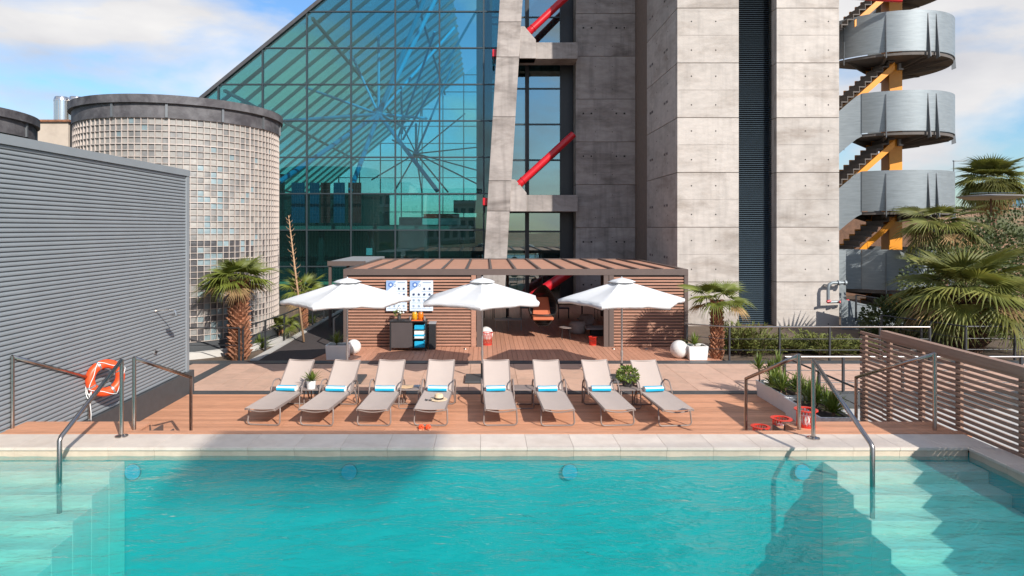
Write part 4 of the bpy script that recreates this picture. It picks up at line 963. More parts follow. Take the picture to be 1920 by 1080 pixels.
# ------------------------------------------------------------------ umbrellas
def make_umbrella():
    t = thing('sun_umbrella', 'x', 'umbrella', (0, 0, 0), 'white sun umbrellas behind the loungers')
    Rr, za, ze = 1.60, 2.50, 2.03; n = 6; seg = 10; rad_ = 8
    mb = MB(); vs = [(0, 0, za)]
    for i in range(1, rad_+1):
        f = i/rad_
        for k in range(n*seg):
            a = 2*math.pi*k/(n*seg); loc_ = (k % seg)/seg
            side = math.cos(math.pi/n)/math.cos((loc_-.5)*2*math.pi/n)   # straight edge between ribs
            sc_ = side*(1-.03*math.sin(math.pi*loc_)*f)
            z = za-(za-ze)*(f**1.03) - .045*math.sin(math.pi*loc_)*math.sin(math.pi*min(f, .999))*1.1 + .02*math.sin(math.pi*loc_)*f*f + .014*mn.noise((k*.5, i*.9, 2))*f
            vs.append((Rr*f*sc_*math.cos(a), Rr*f*sc_*math.sin(a), z))
    S = n*seg; fs = [(0, 1+k, 1+(k+1) % S) for k in range(S)]
    for i in range(rad_-1):
        for k in range(S): fs.append((1+i*S+k, 1+(i+1)*S+k, 1+(i+1)*S+(k+1) % S, 1+i*S+(k+1) % S))
    mb.add(vs, fs); cn = mb.build('canopy', M['canvas'], t, smooth='a')
    mb = MB(); base = vs[1+(rad_-1)*S:]; v2 = []
    for k, (x_, y_, z) in enumerate(base):
        q = 1+.012*math.sin(k*2.1); v2 += [(x_, y_, z), (x_*q*1.004, y_*q*1.004, z-.045), (x_*(q-.010), y_*(q-.010), z-.095-.010*math.sin(k*1.3))]
    mb.add(v2, [(k*3+j, ((k+1) % S)*3+j, ((k+1) % S)*3+j+1, k*3+j+1) for k in range(S) for j in (0, 1)]); vl = mb.build('valance', M['canvas'], t, smooth='a')
    for o in (cn, vl):
        md = o.modifiers.new('solid', 'SOLIDIFY'); md.thickness = .004; md.offset = 0
    mb = MB(); vs = [(0, 0, za+.065)]
    for i in range(1, 4):
        for k in range(24):
            a = 2*math.pi*k/24; sd_ = math.cos(math.pi/6)/math.cos(((k % 4)/4-.5)*math.pi/3); f = i/3
            vs.append((.36*f*sd_*math.cos(a), .36*f*sd_*math.sin(a), za+.065-.085*f - (.02 if i == 3 else 0)))
    fs = [(0, 1+k, 1+(k+1) % 24) for k in range(24)]+[(1+i*24+k, 1+(i+1)*24+k, 1+(i+1)*24+(k+1) % 24, 1+i*24+(k+1) % 24) for i in range(2) for k in range(24)]
    mb.add(vs, fs); o = mb.build('vent_cap', M['canvas'], t, smooth='a'); md = o.modifiers.new('solid', 'SOLIDIFY'); md.thickness = .004
    for k in range(6):
        a = 2*math.pi*k/6; d = Vector((math.cos(a), math.sin(a), 0))
        MB().bar(d*.05+Vector((0, 0, za-.06)), d*(Rr-.02)+Vector((0, 0, ze-.015)), .018, .018).build('rib', M['alu'], t)
        MB().bar(d*.04+Vector((0, 0, 1.92)), d*.80+Vector((0, 0, 2.22)), .014, .014).build('strut', M['alu'], t)
    MB().tube([(0, 0, .3), (0, 0, za-.02)], .024, 14).build('pole', M['alu'], t, smooth='a')
    MB().tube([(0, 0, 1.88), (0, 0, 1.98)], .045, 14).build('hub', M['alu'], t, smooth='a')
    MB().tube([(0, 0, .60), (0, 0, .72)], .034, 14).build('collar', M['alu'], t, smooth='a')
    MB().ball((0, 0, za+.07), .022, 8).build('finial', M['alu'], t, smooth=True)
    MB().box(-.42, .42, -.42, .42, .008, .06).build('base_plate', M['strip'], t, bevel=.01)
    MB().tube([(0, 0, .05), (0, 0, .42)], .035, 14).build('base_sleeve', M['black'], t, smooth='a')
    return t
um = make_umbrella()
UM = [(-3.45, 16.0, 14, (.05, .035), 'white sun umbrella in front of the posters and dark drinks cabinet'), (-.08, 16.05, 29, (.02, .0), 'middle white sun umbrella in front of the pavilion opening'), (3.42, 16.05, 2, (.02, .0), 'white sun umbrella in front of the slat wall at the right')]
for i, (x_, y_, r_, tl, lab) in enumerate(UM):
    o = um if i == 0 else copy_tree(um); o['label'] = lab; o.location = (x_, y_, 0); o.rotation_euler = (0, 0, R(r_))
    for ch in [c_ for c_ in COL.objects if c_.parent == o]:
        if ch.name.startswith('base_plate'): ch.rotation_euler = (0, 0, -R(r_))

# ------------------------------------------------------------------ palms and plants
def frond_mesh(name, m, rad=.62, pet=.55, leaves=30, spread=120, droop=.28, seed=0, stiff=.5, split=.5):
    rd = random.Random(seed); mb = MB()
    # petiole arches out then the fan opens
    pts = [Vector((0, pet*f, .10*math.sin(f*math.pi/2)-.10*f*f)) for f in (0, .25, .5, .75, 1)]
    mb.tube(pts, [.016, .013, .011, .009, .008], 5, mi=1)
    hub = pts[-1]; dn = Vector((0, 1, -.25)).normalized(); up = Vector((0, .25, 1)).normalized(); sd_ = Vector((1, 0, 0))
    for i in range(leaves):
        a = R(-spread+2*spread*i/(leaves-1)); da_ = R(2*spread/(leaves-1))
        Lr = rad*(.80+.20*math.cos(a*.7))*rd.uniform(.90, 1.08); tip = rd.uniform(.6, 1.5)
        cup = .10*(1-math.cos(a))
        d = dn*math.cos(a)+sd_*math.sin(a); tg = -dn*math.sin(a)+sd_*math.cos(a); vs = []
        for f, wf in ((.03, .2), (.28, 1), (split, 1), (.78, .42), (1.0, .03)):
            r_ = Lr*f; w_ = (math.tan(da_/2)*rad*split*1.06)*min(f/split, 1)*wf if f <= split else math.tan(da_/2)*rad*split*1.02*wf
            z = up*(cup*r_) + Vector((0, 0, -droop*tip*r_*f**2.2*(1 if f > split else .6)))
            c = hub+d*r_+z
            vs += [c-tg*w_-up*w_*.45, c+up*w_*.35, c+tg*w_-up*w_*.45]
        fs = [(q*3+k, q*3+k+1, q*3+k+4, q*3+k+3) for q in range(4) for k in (0, 1)]
        mb.add(vs, fs, 0)
    return mb.mesh('frond', [M[m], M['petiole' if m != 'leaf_dry' else 'leaf_dry']], smooth=False)
def palm(label, base, zc, tr, nf, fr, trm='boot', lm='leaf', dry=3, lean=(0, 0), seed=1, boots=True, elev=(-25, 75), petf=.9, group=None, name='fan_palm', skirt=0, aim=None):
    rd = random.Random(seed); t = thing(name, label, 'palm tree', base, group); bx_, by_, bz_ = base
    top = Vector((bx_+lean[0], by_+lean[1], zc))
    H = zc-bz_; mb = MB(); ns = 10
    mb.tube([Vector((bx_+lean[0]*f*f, by_+lean[1]*f*f, bz_-.1+(H+.1)*f)) for f in [i/ns for i in range(ns+1)]], [tr*(1.05-.25*i/ns) for i in range(ns+1)], 12); mb.build('trunk', M[trm], t, smooth=True)
    if boots:
        mb = MB(); rows = int(H/.075)
        for r_ in range(rows):
            f = r_/rows; c = Vector((bx_+lean[0]*f*f, by_+lean[1]*f*f, bz_+H*f)); rr = tr*(1.05-.25*f)
            for k in range(9):
                a = 2*math.pi*(k+.5*(r_ % 2))/9+rd.uniform(-.08, .08); d = Vector((math.cos(a), math.sin(a), 0)); s2 = Vector((-d.y, d.x, 0)); w_ = tr*.30
                l_ = rd.uniform(.08, .15)*(1+tr); o_ = rd.uniform(.3, .62)*tr
                p0 = c+d*rr*.92; p1 = c+d*(rr+o_)+Vector((0, 0, l_))
                mb.add([p0-s2*w_, p0+s2*w_, p1+s2*w_*.35, p1-s2*w_*.35, p0+Vector((0, 0, l_*.9))-s2*w_*.5, p0+Vector((0, 0, l_*.9))+s2*w_*.5],
                       [(0, 1, 2, 3), (3, 2, 5, 4), (0, 3, 4), (1, 5, 2)])
        mb.build('leaf_bases', M[trm], t)
    mesh_ = [frond_mesh('frond', lm, fr, fr*petf, 32, rd.uniform(105, 135), dr, seed*10+q) for q, dr in enumerate((.18, .35, .55))]
    dm = frond_mesh('frond', 'leaf_dry', fr*.85, fr*petf, 24, 85, .75 if skirt else .35, seed)
    for k in range(nf):
        f = (k+.5)/nf; el = elev[1]-(elev[1]-elev[0])*f**.8+rd.uniform(-6, 6); az = k*137.5+rd.uniform(-12, 12)
        if aim and aim(az % 360): continue
        mi = 0 if f < .35 else (1 if f < .7 else 2)
        o = inst('frond', mesh_[mi], top+Vector((0, 0, -.12*f*fr)), t); s_ = rd.uniform(.85, 1.12)*(.8 if f < .12 else 1)
        o.rotation_euler = (Matrix.Rotation(R(az), 3, 'Z') @ Matrix.Rotation(R(el), 3, 'X') @ Matrix.Rotation(R(rd.uniform(-18, 18)), 3, 'Y')).to_euler(); o.scale = (s_, s_, s_)
    for k in range(dry):
        o = inst('frond', dm, top+Vector((0, 0, -.1*fr)), t); az = rd.uniform(0, 360) if not skirt else k*360/dry+rd.uniform(-10, 10)
        o.rotation_euler = (Matrix.Rotation(R(az), 3, 'Z') @ Matrix.Rotation(R(rd.uniform(-70, -35) if skirt else rd.uniform(-28, 5)), 3, 'X')).to_euler(); o['label'] = 'dry brown frond'
    return t
palm('short fan palm with rust-coloured trunk in front of the glass block drum', (-7.2, 18.72, 0), 2.25, .24, 20, .66, dry=4, seed=3, elev=(2, 72), petf=.75)
palm('short fan palm at the right of the pavilion, against the concrete tower', (6.78, 18.75, 0), 1.66, .155, 11, .62, dry=2, seed=8, elev=(0, 66), petf=.85)
palm('big dark fan palm at the right edge behind the railing', (15.0, 20.0, 0), 1.75, .42, 30, 1.22, trm='boot_dark', lm='leaf_dark', dry=6, seed=5, elev=(-28, 78), petf=.85)
palm('fan palm crown rising behind the fire escape', (18.7, 26.2, 0), 4.0, .22, 18, 1.0, trm='boot_dark', lm='leaf_dark', dry=3, seed=12, elev=(-35, 50), boots=False)
palm('tall distant palm with brown skirt above the parked cars', (35.6, 45.0, -.1), 7.1, .34, 46, 1.3, trm='boot_dark', lm='leaf_dark', dry=22, seed=15, elev=(-35, 80), boots=False, skirt=1)
palm('small pale fan palm half hidden behind the left umbrella', (-6.95, 24.5, 0), 1.3, .12, 11, .62, dry=1, seed=21, elev=(5, 80))
palm('small fan palm low beside the dark ramp behind the left umbrella', (-6.95, 21.8, 0), .35, .10, 9, .45, dry=1, seed=22, elev=(5, 80), boots=False)

def spiky(label, c, h, n, m='yucca', r0=.02, w=.022, seed=0, elev=(15, 85), name='yucca_plant', cat='plant', group=None, stems=1, stemh=0, spread=.0, rmin=.6):
    rd = random.Random(seed); t = thing(name, label, cat, c, group); mb = MB(); ms = MB()
    for s in range(stems):
        b = Vector(c)+Vector((rd.uniform(-spread, spread), rd.uniform(-spread, spread)*.35, 0)); sh = stemh*rd.uniform(.5, 1.1); top = b+Vector((rd.uniform(-.04, .04), rd.uniform(-.04, .04), sh))
        if sh: ms.tube([b-Vector((0, 0, .05)), top], .018, 6)
        for k in range(n):
            f = k/n; el = R(elev[1]-(elev[1]-elev[0])*f+rd.uniform(-8, 8)); az = k*2.4+rd.uniform(-.2, .2)
            d = Vector((math.cos(az)*math.cos(el), math.sin(az)*math.cos(el), math.sin(el))); s2 = Vector((-math.sin(az), math.cos(az), 0)); l_ = h*rd.uniform(rmin, 1)
            p = top+Vector((0, 0, -sh*.25*f)); vs = []
            for q, wf in ((0, .6), (.35, 1), (.7, .7), (1, .05)):
                pt_ = p+d*l_*q+Vector((0, 0, -.22*l_*q*q*math.cos(el))); vs += [pt_-s2*w*wf, pt_+Vector((0, 0, -w*wf*.5)), pt_+s2*w*wf]
            mb.add(vs, [(a*3+b_, a*3+b_+1, a*3+b_+4, a*3+b_+3) for a in range(3) for b_ in (0, 1)])
    mb.build('leaves', M[m], t)
    if ms.v: ms.build('stem', M['bark'], t, kind='stuff' if stems > 1 else None)
    return t
def planter(label, x0, x1, y0, y1, h, group=None):
    t = thing('planter', label, 'planter', ((x0+x1)/2, (y0+y1)/2, 0), group); tp = .04; mb = MB()
    o = [(x0, y0), (x1, y0), (x1, y1), (x0, y1)]; i_ = [(x0+tp, y0+tp), (x1-tp, y0+tp), (x1-tp, y1-tp), (x0+tp, y1-tp)]
    b_ = [(x0+.03, y0+.03), (x1-.03, y0+.03), (x1-.03, y1-.03), (x0+.03, y1-.03)]
    vs = [(*p, 0) for p in b_]+[(*p, h) for p in o]+[(*p, h) for p in i_]+[(*p, h-.07) for p in i_]
    fs = [(3, 2, 1, 0)]+[(a, (a+1) % 4, 4+(a+1) % 4, 4+a) for a in range(4)]+[(4+a, 4+(a+1) % 4, 8+(a+1) % 4, 8+a) for a in range(4)]+[(8+a, 8+(a+1) % 4, 12+(a+1) % 4, 12+a) for a in range(4)]+[(12, 13, 14, 15)]
    mb.add(vs, fs); mb.build('box', M['white'], t, bevel=.006)
    MB().box(x0+tp+.002, x1-tp-.002, y0+tp+.002, y1-tp-.002, h-.12, h-.06).build('soil', M['soil'], t); return t
planter('white planter box with yucca at the left end of the pavilion', -4.62, -3.98, 18.45, 18.95, .42)
spiky('yucca in the white box at the left end of the pavilion', (-4.33, 18.7, .36), .42, 46, seed=1, w=.017, stemh=.12)
planter('white planter box with yucca at the right end of the pavilion', 5.86, 6.42, 18.4, 18.9, .40)
spiky('yucca in the white box at the right end of the pavilion', (6.14, 18.65, .34), .42, 42, seed=2, w=.02, stemh=.15)
spiky('low spiky plant between the white lamps and the slat wall corner', (6.0, 19.4, 0), .40, 26, seed=3, w=.016, stemh=.2)
planter('far white planter trough beside the right deck stairs', 6.14, 6.70, 13.12, 14.55, .36, 'white planter troughs by the right stairs')
planter('near white planter trough beside the right deck stairs', 6.08, 6.74, 11.62, 13.05, .36, 'white planter troughs by the right stairs')
k = 0
for (x_, y_, lab) in [(6.40, 14.35, 'spiky plant at the far end of the far white trough'), (6.42, 13.95, 'second spiky plant from the far end of the white troughs'), (6.38, 13.5, 'bushy spiky plant at the near end of the far white trough'),
                 (6.40, 12.85, 'spiky plant at the far end of the near white trough'), (6.42, 12.4, 'spiky plant in the middle of the near white trough'), (6.44, 11.9, 'spiky plant at the near end of the near white trough')]:
    spiky(lab, (x_, y_, .30), .42, 38, seed=30+k, stems=4, stemh=.18 if k else .5, spread=.22, w=.017, group='spiky plants in the white troughs'); k += 1
# potted plants on tables
t = thing('plant_pot', 'white round pot on the side table between the first two loungers', 'pot', (-3.68, 13.52, .418))
MB().lathe([(0, 0), (.085, 0), (.10, .17), (.09, .17), (.085, .14), (0, .14)], 24, (-3.68, 13.52, .418)).build('pot', M['white'], t, smooth='a')
spiky('green and red leafy plant in the white round pot', (-3.68, 13.52, .55), .32, 44, seed=9, w=.017, name='potted_plant', stemh=.08)
t = thing('plant_pot', 'dark low pot on the side table between the last two loungers', 'pot', (3.05, 13.72, .418))
MB().lathe([(0, 0), (.10, 0), (.14, .13), (.13, .13), (.12, .11), (0, .11)], 24, (3.05, 13.72, .418)).build('pot', M['pot_dark'], t, smooth='a')
def leafball(label, c, r, n, ls, m='yucca', name='potted_plant', cat='plant', sq=(1, 1, .7), seed=0, group=None, kind=None):
    rd = random.Random(seed); t = thing(name, label, cat, c, group); mb = MB()
    for i in range(n):
        while 1:
            p = Vector((rd.uniform(-1, 1), rd.uniform(-1, 1), rd.uniform(-1, 1)))
            if p.length < 1 and p.length > .35*rd.random(): break
        p = Vector((p.x*sq[0], p.y*sq[1], p.z*sq[2]))*r; d = (p.normalized()+Vector((rd.uniform(-.7, .7), rd.uniform(-.7, .7), rd.uniform(-.3, .7)))).normalized()
        s2 = d.cross(Vector((rd.uniform(-1, 1), rd.uniform(-1, 1), rd.uniform(-1, 1)))).normalized(); l_ = ls*rd.uniform(.6, 1.2); q = Vector(c)+p
        mb.add([q, q+d*l_*.5+s2*l_*.32, q+d*l_, q+d*l_*.5-s2*l_*.32], [(0, 1, 2, 3)])
    mb.build('leaves', M[m], t); return t
leafball('bushy green plant in the dark low pot', (3.05, 13.72, .66), .23, 420, .075, seed=4)

def juniper(label, c, rx, ry, h, n, seed):
    rd = random.Random(seed); t = thing('juniper_bush', label, 'bush', c, 'junipers behind the right railing'); mb = MB(); bm_ = MB(); c = Vector(c)
    for i in range(n):                                   # arching branches, each a spray of short needles
        az = rd.uniform(0, 6.283); up_ = rd.uniform(.25, 1.05)*(1 if rd.random() < .7 else .5); L_ = rd.uniform(.5, 1.12)
        root = c+Vector((rd.uniform(-.45, .45)*rx, rd.uniform(-.4, .4)*ry, 0)); out = Vector((math.cos(az)*rx*.75, math.sin(az)*ry*.8, 0))*L_
        pt = lambda f: root+out*f+Vector((0, 0, h*up_*(1.35*f-.55*f*f)))
        bm_.tube([pt(0), pt(.4), pt(.8)], [.012, .009, .004], 4)
        tg_ = (pt(1)-pt(.7)).normalized()
        for k in range(34):
            f = .22+.80*k/34; q = pt(f); w_ = .11*(1.15-f)
            q = q+Vector((rd.uniform(-w_, w_), rd.uniform(-w_, w_), rd.uniform(-w_, w_)*.6)); dd = (tg_+Vector((rd.uniform(-.7, .7), rd.uniform(-.7, .7), rd.uniform(-.3, .8)))).normalized()
            s2 = dd.cross(Vector((rd.uniform(-1, 1), rd.uniform(-1, 1), 1))).normalized(); l_ = rd.uniform(.07, .16)
            mb.add([q-s2*.010, q+s2*.010, q+dd*l_*.6+s2*.013, q+dd*l_, q+dd*l_*.6-s2*.013], [(0, 1, 2, 3, 4)])
    mb.build('foliage', M['juniper'], t); o_ = bm_.build('branches', M['bark'], t); o_['kind'] = 'stuff'
for i, (x_, y_, lab) in enumerate([(7.9, 19.6, 'juniper bush nearest the small palm behind the railing'), (9.2, 19.9, 'juniper bush in front of the slate louvre strip'), (10.4, 19.5, 'juniper bush left of the wall valve behind the railing'), (11.6, 19.8, 'juniper bush at the far right end of the juniper row')]):
    juniper(lab, (x_, y_, 0), (.9, 1.2, .8, .75)[i], .9, (1.05, .55, .70, .40)[i], (170, 200, 100, 90)[i], 40+i)
# dark shrub mass at the right
for i, (x_, y_, z_, r_, lab) in enumerate([(14.6, 22.5, .4, 1.3, 'dark green shrub left of the big palm trunk'), (17.0, 22.8, .6, 1.5, 'dark green shrub right of the big palm trunk'), (18.6, 25, 1.6, 2.2, 'large dark shrub behind the big palm'), (20.8, 23.5, .5, 1.8, 'dark shrub at the right edge behind the railing'), (24, 30, 1.8, 2.6, 'large shrub on the slope below the parked cars'), (21.8, 28.5, 2.6, 2.0, 'tall dark shrub between the big palm and the fire escape'), (27.5, 33, 3.0, 2.6, 'shrub at the right edge below the flat disc canopy')]):
    leafball(lab, (x_, y_, z_), r_, 2600, .16, m='shrub', name='shrub', cat='bush', seed=60+i, sq=(1, .8, .8), group='dark shrubs behind the right railing')
for i, (x_, y_, lab) in enumerate([(29, 57, 'low green bush on the earth bank left of the distant palm'), (37.5, 57, 'low green bush on the earth bank right of the distant palm'), (43, 58, 'low green bush on the earth bank at the far right')]):
    leafball(lab, (x_, y_, 5.0), 1.3, 700, .3, m='shrub', name='shrub', cat='bush', seed=70+i, sq=(1.6, .8, .5), group='bushes on the earth bank')
# dry grasses in the left bed
for i, (x_, y_, lab) in enumerate([(-7.0, 20.3, 'reddish dry plant at the foot of the flower stalk'), (-7.3, 22.6, 'yellow-green grass clump beside the drum base'), (-7.1, 25.8, 'green grass clump further along the dark ramp')]):
    spiky(lab, (x_, y_, 0), .55, 60, seed=80+i, w=.014, name='grass_clump', stems=2, spread=.2, m='yucca')
# agave flower stalk
t = thing('flower_stalk', 'tall dry agave flower stalk beside the glass block drum', 'flower stalk', (-6.85, 21.2, 0))
a_ = P(566, 610, 21.2); b_ = P(541, 404, 21.2)
MB().tube([a_+(b_-a_)*f for f in (-.15, .5, 1)], [.04, .03, .012], 8).build('stem', M['stalk'], t, smooth=True)
mb = MB(); rd = random.Random(2)
for k in range(46):
    f = .25+.75*k/46; p = a_+(b_-a_)*f; az = k*2.4; l_ = rd.uniform(.12, .24)*(1.1-.5*f); d = Vector((math.cos(az), math.sin(az)*.8, .55)); mb.tube([p, p+d*l_*.7, p+d*l_+Vector((0, 0, .04))], [.009, .007, .004], 4)
mb.build('twigs', M['stalk'], t)

# ------------------------------------------------------------------ slat fence at the right
fn = thing('slat_fence', 'brown horizontal slat fence running along the right side of the pool', 'fence', (6.86, 9, 0))
FX = 6.80
def fbay(y0, y1, zt, zb, n0=0):
    me = MB().box(0, .028, 0, y1-y0, 0, .048).mesh('slat', M['fence_wood'])
    z = zt-.16 if zt > 1.95 else zt-.05
    while z > zb: inst('slat', me, (FX, y0, z), fn); z -= .0825
fbay(10.98, 11.62, 1.94, .03)
fbay(9.62, 10.97, 2.04, .03)
fbay(4.0, 9.61, 2.04, .80)
MB().box(FX-.03, FX+.08, 4.0, 10.97, 1.93, 2.05).build('cap_rail', M['fence_wood'], fn)
for y_, z_, zt in ((11.5, 0, 1.9), (10.8, 0, 1.92), (10.0, 0, 1.92), (9.2, .91, 1.92), (8.1, .91, 1.92), (7.0, .91, 1.92), (5.9, .91, 1.92)):
    MB().box(FX+.030, FX+.075, y_, y_+.10, z_, zt).build('post', M['fence_wood'], fn)
# second slat layer face behind (posts seen through)
# ------------------------------------------------------------------ dark railings
def railing(label, pts, h, zg, ps=1.9, bars=2, posts=None, r=.022, name='railing', top='rail', slant=0):
    t = thing(name, label, 'railing', (pts[0][0], pts[0][1], zg)); zz = lambda p: p[2] if len(p) > 2 else zg
    P3 = [Vector((p[0], p[1], zz(p))) for p in pts]
    MB().tube([p+Vector((0, 0, h)) for p in P3], r, 10).build('top_rail', M[top], t, smooth='a')
    for k in range(bars):
        MB().tube([p+Vector((0, 0, h*(k+1)/(bars+1)-.03)) for p in P3], .010, 6).build('bar', M['rail'], t, smooth='a')
    for a, b in zip(P3[:-1], P3[1:]):
        n = max(1, round((b-a).length/ps))
        for i in range(n+1):
            if i == n and (b-P3[-1]).length > .01: continue
            p = a+(b-a)*(i/n); MB().box(p.x-.022, p.x+.022, p.y-.03, p.y+.03, p.z-.02, p.z+h-.01).build('post', M['rail'], t)
    return t
railing('dark railing with two bars in front of the junipers', [(5.95, 18.9), (7.0, 18.36), (12.75, 18.36)], .95, .02, 1.62, top='steel')
railing('dark railing at the right edge in front of the big palm', [(12.75, 20.6, .05), (13.85, 18.45, .02), (19.5, 18.45, .02)], .95, .02, 1.6)
railing('dark railing of the sloping walk beside the fire escape', [(13.9, 24.0, .35), (15.6, 22.0, .1), (12.9, 18.6, .0)], .95, .0, 1.9)
railing('dark railing along the far edge of the sunken pale pavement', [(6.95, 14.9, -.05), (18.0, 14.9, -.05)], .86, -.05, 1.35, top='steel')
railing('dark railing between planter troughs and the sunken pale pavement', [(6.92, 14.8, -.02), (6.92, 11.75, -.02)], .84, -.02, 1.3, bars=2, r=.02)
railing('dark railing in front of the glass block drum', [(-8.6, 18.42), (-7.08, 18.42)], .93, .0, 1.3, bars=1)
railing('dark railing along the left edge of the dark ramp', [(-7.0, 18.5), (-6.72, 21.4), (-6.68, 30)], .93, .0, 1.6, bars=2)
railing('short dark railing post pair at the pavilion corner by the ramp', [(-4.78, 20.2), (-4.80, 22.4)], .95, .0, 2.2, bars=1)

# ------------------------------------------------------------------ posters, drinks cabinet, bin
def poster(px0, px1, label, seed):
    Y = 20.46; a = P(px0, 526, Y); b = P(px1, 583, Y); t = thing('poster', label, 'poster', tuple(b), 'pale blue information posters on the slat wall')
    w = b.x-a.x; h = a.z-b.z; B_ = lambda u0, u1, v0, v1, y, m, n='print': MB().box(a.x+u0*w, a.x+u1*w, y, Y, a.z-v1*h, a.z-v0*h).build(n, M[m], t)
    MB().box(a.x, b.x, Y, Y+.03, b.z, a.z).build('board', M['paper'], t)
    MB().plate([(a.x+.005, Y-.003, a.z-.005), (a.x+.48*w, Y-.003, a.z-.005), (a.x+.30*w, Y-.003, a.z-.20*h), (a.x+.01, Y-.003, a.z-.35*h)], (0, .002, 0)).build('print', M['postermid'], t)
    MB().plate([(a.x+.22*w+.13*w*math.cos(R(60*k+30)), Y-.006, a.z-.14*h+.13*w*math.sin(R(60*k+30))) for k in range(6)], (0, .002, 0)).build('print', M['posterblue'], t)
    MB().plate([(a.x+.22*w+.06*w*math.cos(R(60*k)), Y-.008, a.z-.14*h+.06*w*math.sin(R(60*k))) for k in range(6)], (0, .001, 0)).build('print', M['paper'], t)
    B_(.55, .92, .05, .08, Y-.004, 'inkpale')
    rd = random.Random(seed); mb = MB(); mb2 = MB()
    for r_ in range(4):
        for c in range(4):
            if r_ == 0 and c < 2: continue
            cx_ = a.x+(.16+.23*c)*w; cz_ = a.z-(.27+.19*r_)*h
            q = mb if r_ < 2 else mb2; s_ = .028*w/.6
            q.plate([(cx_+s_*1.3*math.cos(R(k*72+rd.uniform(-20, 20))), Y-.004, cz_+s_*1.3*math.sin(R(k*72))) for k in range(5)], (0, .002, 0))
            mb2.box(cx_-s_*2.2, cx_+s_*2.2, Y-.003, Y, cz_-s_*2.6, cz_-s_*2.2)
    mb.lathe([(.03, 0), (.04, 0)], 12); mb.v[-24:] = [(a.x+.42*w+x, Y-.004, a.z-.16*h+y) for x, y, z in mb.v[-24:]]
    mb.build('icons', M['ink'], t, kind='stuff'); mb2.build('icons', M['inkpale'], t, kind='stuff')
poster(724, 763, 'left poster with blue corner, partly hidden by the left umbrella', 1); poster(768.5, 812, 'right poster with blue corner, above the glass jars', 2)
cb = thing('drinks_cabinet', 'dark open cabinet with towels against the slat wall', 'cabinet', (-2.38, 19.95, 0))
cx0, cx1, cy0, cy1 = -2.96, -1.83, 19.80, 20.25
for x_ in (cx0, cx1-.04):
    for y_ in (cy0, cy1-.04): MB().box(x_, x_+.04, y_, y_+.04, 0, .90).build('leg', M['black'], cb)
MB().box(cx0-.01, cx1+.01, cy0-.01, cy1+.01, .90, .93).build('top', M['black'], cb)
MB().box(cx0+.045, cx0+.70, cy0+.01, cy1-.02, .10, .88).build('door_panel', M['cabinet'], cb)
for z_ in (.08, .36, .64): MB().box(cx0+.705, cx1-.045, cy0+.02, cy1-.02, z_, z_+.02).build('shelf', M['black'], cb)
MB().box(cx0+.705, cx1-.045, cy1-.018, cy1-.008, .1, .89).build('back_panel', M['black'], cb)
def fold(label, x, y, z, m):
    t_ = inst('folded_towel', foldm[m], (x, y, z)); tag(t_, label, 'towel', 'folded towels in the drinks cabinet')
foldm = []
for mm_ in ('tblue', 'twhite'):
    q = MB()
    q.box(-.16, .16, -.14, .14, 0, .032); q.box(-.155, .158, -.143, .135, .034, .062); foldm.append(q.mesh('folded_towel', M[mm_], bevel=.010))
zz_ = {0: .661, 1: .381, 2: .101}
names_ = ['top', 'middle', 'lowest']; cols_ = [[0, 0], [1, 0, 1, 1], [0, 0, 0]]
ordn = ['bottom', 'second from the bottom', 'third from the bottom', 'topmost']
for s_ in range(3):
    for q, c_ in enumerate(cols_[s_]):
        fold(f"{'white' if c_ else 'blue'} folded towel, {ordn[q] if q < len(cols_[s_])-1 else 'topmost'} of the stack on the {names_[s_]} cabinet shelf", -2.05+random.uniform(-.01, .01), 19.99, zz_[s_]+q*.062, c_)
t = thing('waste_bin', 'tall narrow black bin right of the drinks cabinet', 'bin', (-1.66, 20.2, 0)); MB().box(-1.77, -1.56, 20.05, 20.40, 0, .80).build('body', M['black'], t, bevel=.01); MB().box(-1.78, -1.55, 20.04, 20.41, .80, .84).build('lid', M['grey'], t, bevel=.008)
def jar(x, lab, m):
    t = thing('drink_jar', lab, 'jar', (x, 20.1, .935), 'drink jars on the cabinet'); c = (x, 20.1, .935)
    MB().lathe([(0, 0), (.075, 0), (.085, .03), (.085, .20), (.06, .24), (0, .24)], 20, c).build('body', M[m], t, smooth='a'); MB().lathe([(0, .24), (.065, .24), (.065, .275), (0, .28)], 20, c).build('lid', M['alu'], t, smooth='a')
    MB().tube([(x, 20.02, .97), (x, 19.98, .97)], .012, 8).build('tap', M['steel'], t)
jar(-2.22, 'glass jar of yellow drink on the cabinet', 'juice_y'); jar(-2.03, 'glass jar of orange drink on the cabinet', 'juice_o')
for x_, lab in ((-2.35, 'clear glass left of the yellow jar'), (-1.90, 'clear glass right of the orange jar')):
    t = thing('drinking_glass', lab, 'glass', (x_, 20.0, .935)); MB().lathe([(.0, 0), (.035, 0), (.042, .10), (.038, .10), (.032, .01)], 16, (x_, 20.0, .935)).build('glass', M['alu'], t, smooth='a')
t = tag(MB().box(-2.29, -1.95, 19.82, 20.0, .932, .942).build('serving_mat', M['orange']), 'orange mat on the cabinet in front of the jars', 'mat')
t = tag(MB().box(-2.86, -2.5, 19.83, 20.05, .932, .945).build('tray', M['black']), 'black tray on the left of the cabinet top', 'tray')
t = thing('flower_vase', 'dark vase with white flowers on the cabinet', 'vase', (-2.70, 20.05, .935)); MB().lathe([(0, 0), (.05, 0), (.06, .08), (.035, .16), (.04, .18)], 16, (-2.70, 20.05, .935)).build('vase', M['pot_dark'], t, smooth='a')
mb = MB(); rd = random.Random(6)
for k in range(16): mb.ball((-2.66+rd.uniform(-.09, .10), 20.04+rd.uniform(-.05, .05), 1.22+rd.uniform(-.11, .13)), rd.uniform(.022, .035), 5)
mb.build('flowers', M['white'], t, smooth=True)
